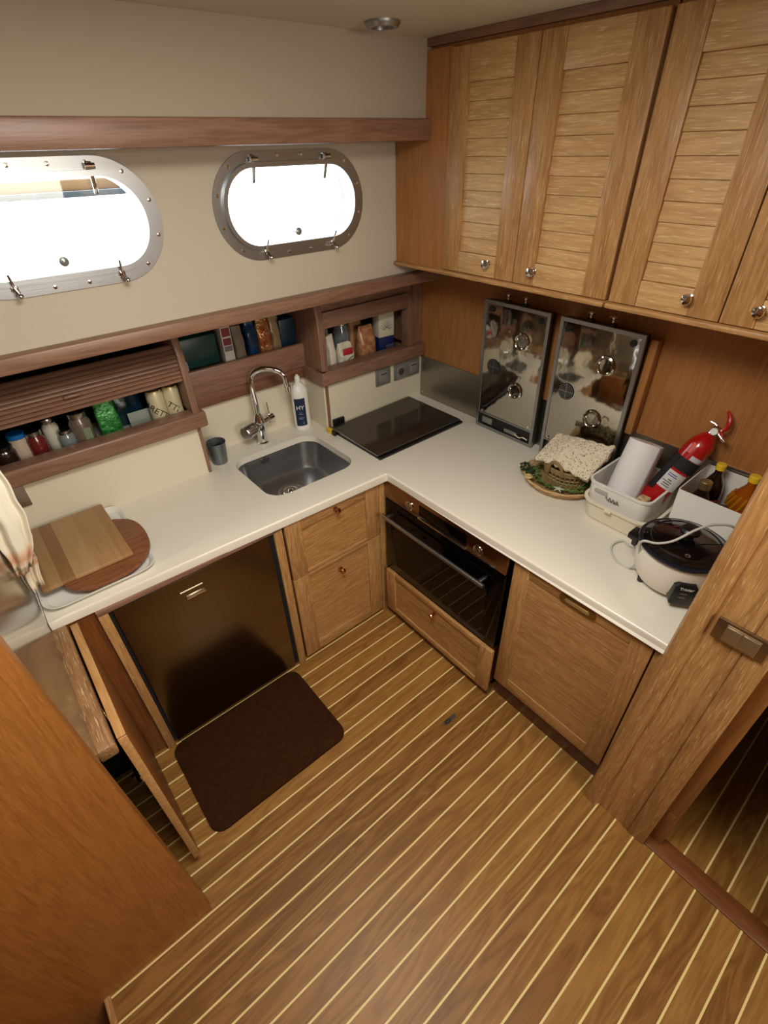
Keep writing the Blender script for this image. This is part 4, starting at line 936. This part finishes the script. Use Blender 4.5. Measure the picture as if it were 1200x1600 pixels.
arc_label(CA - 30, CA - 12, .19, .225, er + .0012, mat('pink_label', (206, 90, 84), .4), 'sticker', t, 'pink sticker')
g = G().lathe([(.015, .268), (.015, .292), (.011, .298)], (0, 0, 0), 20)
part(g, 'valve', chrome, t)
a = math.radians(CA)
hv = Vector((math.cos(a + 1.35), math.sin(a + 1.35), 0))
def hp(u_, z, w_=0): v_ = hv * u_ + Vector((hv.y, -hv.x, 0)) * w_; return (v_.x, v_.y, z)
part(G().tube([hp(.016, .288), hp(.022, .304), hp(.018, .322), hp(.006, .338), hp(-.010, .350)], [.005, .0075, .0085, .0075, .004], 10), 'lever', red, t, 'red squeeze lever')
part(G().tube([hp(.0, .290), hp(.014, .288), hp(.026, .282), hp(.034, .274)], [.005, .006, .005, .004], 10), 'carry_handle', red, t)
part(G().cyl(hp(.004, .284), hp(.036, .272), .006, seg=14).cyl(hp(.034, .273), hp(.046, .269), .009, .007, 14), 'nozzle', chrome, t)
gd = Vector((math.cos(a), math.sin(a), 0)) 
part(G().cyl(gd * .012 + Vector((0, 0, .280)), gd * .024 + Vector((0, 0, .280)), .011, seg=20), 'pressure_gauge', whitep, t, 'white pressure gauge')
part(G().tube([Vector(hp(.004, .296)) + gd * .008, Vector(hp(-.016, .300)) + gd * .012, Vector(hp(-.032, .298)) + gd * .012], .0022, 8), 'safety_pin', chrome, t)
# small things wedged in the bin
tag(G().box(-.275, -.215, -1.37, -1.335, .86, .955, .003).xf(Matrix.Identity(4)).build('snack_packet', mat('orange_brown_packet', (150, 90, 44), .4, var=(60, (214, 190, 150))), loc=(-.24, -1.35, .86)), 'brown and cream packet in the bin beside the kitchen roll', 'packet')

t = thing('bottle_box', 'square white plastic box holding sauce bottles by the post', 'box', (-.135, -1.55, HC))
open_box(t, 'box_body', -.236, -.016, -1.652, -1.446, HC, 1.040, .006, .003, whitep, flare=.004)
def bottle(x, y, z, r, h, body, capm, label, nk=.014, grp=None, lab=None, ch=.02):
    t = thing('sauce_bottle', label, 'bottle', (x, y, z), grp)
    part(G().lathe([(r * .9, 0), (r, .005), (r, h * .60), (r * .85, h * .72), (nk, h * .86), (nk, h - ch)], (x, y, z), 28), 'glass_wall', body, t)
    part(G().lathe([(nk + .003, h - ch), (nk + .003, h - .002), (nk + .001, h)], (x, y, z), 24), 'cap', capm, t)
    if lab: part(G().lathe([(r + .0004, h * .10), (r + .001, h * .11), (r + .001, h * .48), (r + .0004, h * .50)], (x, y, z), 28, close=True), 'label', lab, t)
    return t
ZB = HC + .0055
bottle(-.160, -1.490, ZB, .030, .215, darkglass, mat('pale_gold_cap', (190, 170, 130), .25, .9), 'dark sauce bottle with ribbed pale metal cap in the white box', nk=.015, ch=.028)
bottle(-.075, -1.492, ZB, .033, .245, darkglass, yellow, 'dark brown bottle with yellow cap at the back of white box', nk=.012, lab=mat('orange_black_label', (40, 20, 10), .4, var=(30, (190, 90, 20))))
t = bottle(-.085, -1.592, ZB, .042, .250, amber, yellow, 'golden oil bottle with yellow cap and purple label', nk=.013, lab=mat('purple_label', (84, 44, 120), .5))
g = G()
for k in range(14):
    a = 2 * PI * k / 14; g.tube([(-.085 + .0425 * math.cos(a), -1.590 + .0425 * math.sin(a), ZB + .128), (-.085 + .043 * math.cos(a + .2), -1.590 + .043 * math.sin(a + .2), ZB + .15), (-.085 + .034 * math.cos(a + .4), -1.590 + .034 * math.sin(a + .4), ZB + .18)], .004, 6)
part(g, 'moulded_ribs', mat('gold_ribs', (214, 150, 30), .15, .5), t)
bottle(-.155, -1.560, ZB, .026, .150, darkglass, black, 'short black-capped bottle in the middle of the white box', nk=.012)
bottle(-.190, -1.615, ZB, .026, .130, darkglass, black, 'short black-capped bottle in the white box nearest the post', nk=.012)

# ------------------------------------------------------------------ rice cooker
rc = Vector((-.415, -1.560, HC))
t = thing('rice_cooker', 'white round rice cooker with black lid and grey cord', 'rice cooker', tuple(rc))
part(G().lathe([(.080, .014), (.098, .020), (.112, .045), (.117, .085), (.116, .120), (.113, .138), (.108, .140)], tuple(rc), 56), 'body', mat('cooker_shell', (226, 220, 206), .3), t)
part(G().lathe([(.110, .137), (.122, .139), (.1245, .144), (.122, .149), (.112, .150), (.108, .146)], tuple(rc), 56, close=True), 'rim', mat('dark_rim', (22, 26, 36), .3), t)
ld = part(G().lathe([(.111, .149), (.112, .152), (.105, .156), (.075, .166), (.035, .172), (.0, .173)], tuple(rc), 56), 'lid', mat('smoked_glass', (8, 8, 10), .04, coat=.6), t, 'dark smoked glass lid')
part(G().lathe([(.092, .1605), (.094, .1625), (.096, .1590)], tuple(rc), 48), 'lid_ring', black, ld)
part(G().lathe([(.016, .170), (.014, .182), (.026, .190), (.028, .199), (.022, .205), (.0, .207)], tuple(rc), 28, sx=1.0), 'lid_knob', black, ld, 'black lid knob')
part(G().lathe([(.0045, .1645), (.0055, .1675), (.0075, .1675), (.0075, .1635)], (rc.x - .075, rc.y - .035, rc.z), 16, close=True), 'steam_vent', chrome, ld)
for s_ in (1, -1):
    hx, hy = rc.x - .02 * s_, rc.y + .118 * s_
    part(G().prism([(hx - .028, hy - .006 * s_), (hx + .028, hy - .006 * s_), (hx + .022, hy + .026 * s_), (hx - .022, hy + .026 * s_)], 'z', rc.z + .105, rc.z + .128, .004).prism([(hx - .02, hy - .004 * s_), (hx + .02, hy - .004 * s_), (hx + .014, hy + .012 * s_), (hx - .014, hy + .012 * s_)], 'z', rc.z + .082, rc.z + .107, .003), 'handle', black, t, 'black side handle')
for a in (140, 215, 290, 35):
    a = math.radians(a); part(G().lathe([(.010, 0), (.012, .018)], (rc.x + .088 * math.cos(a), rc.y + .088 * math.sin(a), rc.z), 14), 'foot', black, t)
a = math.radians(215); n_ = Vector((math.cos(a), math.sin(a), 0)); tg = Vector((-n_.y, n_.x, 0)); M_ = frame(rc + n_ * .106 + Vector((0, 0, .062)), tg, (0, 0, 1))
g = G().prism([(-.030, -.040), (.026, -.040), (.031, -.030), (.031, .024), (.022, .036), (-.022, .036), (-.031, .028), (-.034, -.028)], 'z', -.01, .024, .004).xf(M_)
pn = part(g, 'switch_housing', black, t, 'black switch housing')
pm = mat('panel_print', (210, 210, 205), .5)
text('Tristar', .013, frame(rc + n_ * .1302 + Vector((0, 0, .084)), tg, (0, 0, 1)), pn, pm, depth=.0008)
text('WARM', .006, frame(rc + n_ * .1302 + Vector((0, 0, .066)) - tg * .004, tg, (0, 0, 1)), pn, mat('panel_print_dim', (120, 120, 116), .5), depth=.0008)
text('COOK', .006, frame(rc + n_ * .1302 + Vector((0, 0, .052)) - tg * .004, tg, (0, 0, 1)), pn, mat('panel_print_dim2', (120, 120, 116), .5), depth=.0008)
cp_ = [(-.32, -1.452, HC + .004), (-.36, -1.405, HC + .006), (-.355, -1.375, HC + .008), (-.39, -1.36, HC + .006), (-.43, -1.375, HC + .005), (-.462, -1.415, HC + .004), (-.462, -1.455, HC + .006), (-.475, -1.475, HC + .06), (-.51, -1.475, HC + .14), (-.52, -1.484, HC + .168), (-.505, -1.515, HC + .170), (-.475, -1.545, HC + .182), (-.42, -1.575, HC + .212), (-.36, -1.60, HC + .212), (-.30, -1.635, HC + .19), (-.27, -1.650, HC + .12), (-.27, -1.652, HC + .02)]
def smooth(pts, n=6):
    P = [Vector(p) for p in pts]; P = [P[0]] + P + [P[-1]]; out = []
    for i in range(1, len(P) - 2):
        for k in range(n):
            s_ = k / n; a, b, c, d = P[i - 1:i + 3]
            out.append(.5 * ((2 * b) + (c - a) * s_ + (2 * a - 5 * b + 4 * c - d) * s_ ** 2 + (3 * b - a - 3 * c + d) * s_ ** 3))
    return out + [P[-2]]
part(G().tube(smooth(cp_), .0036, 8), 'power_cord', mat('grey_cord', (196, 194, 186), .5), t, 'pale grey power cord')
bpy.context.view_layer.update()
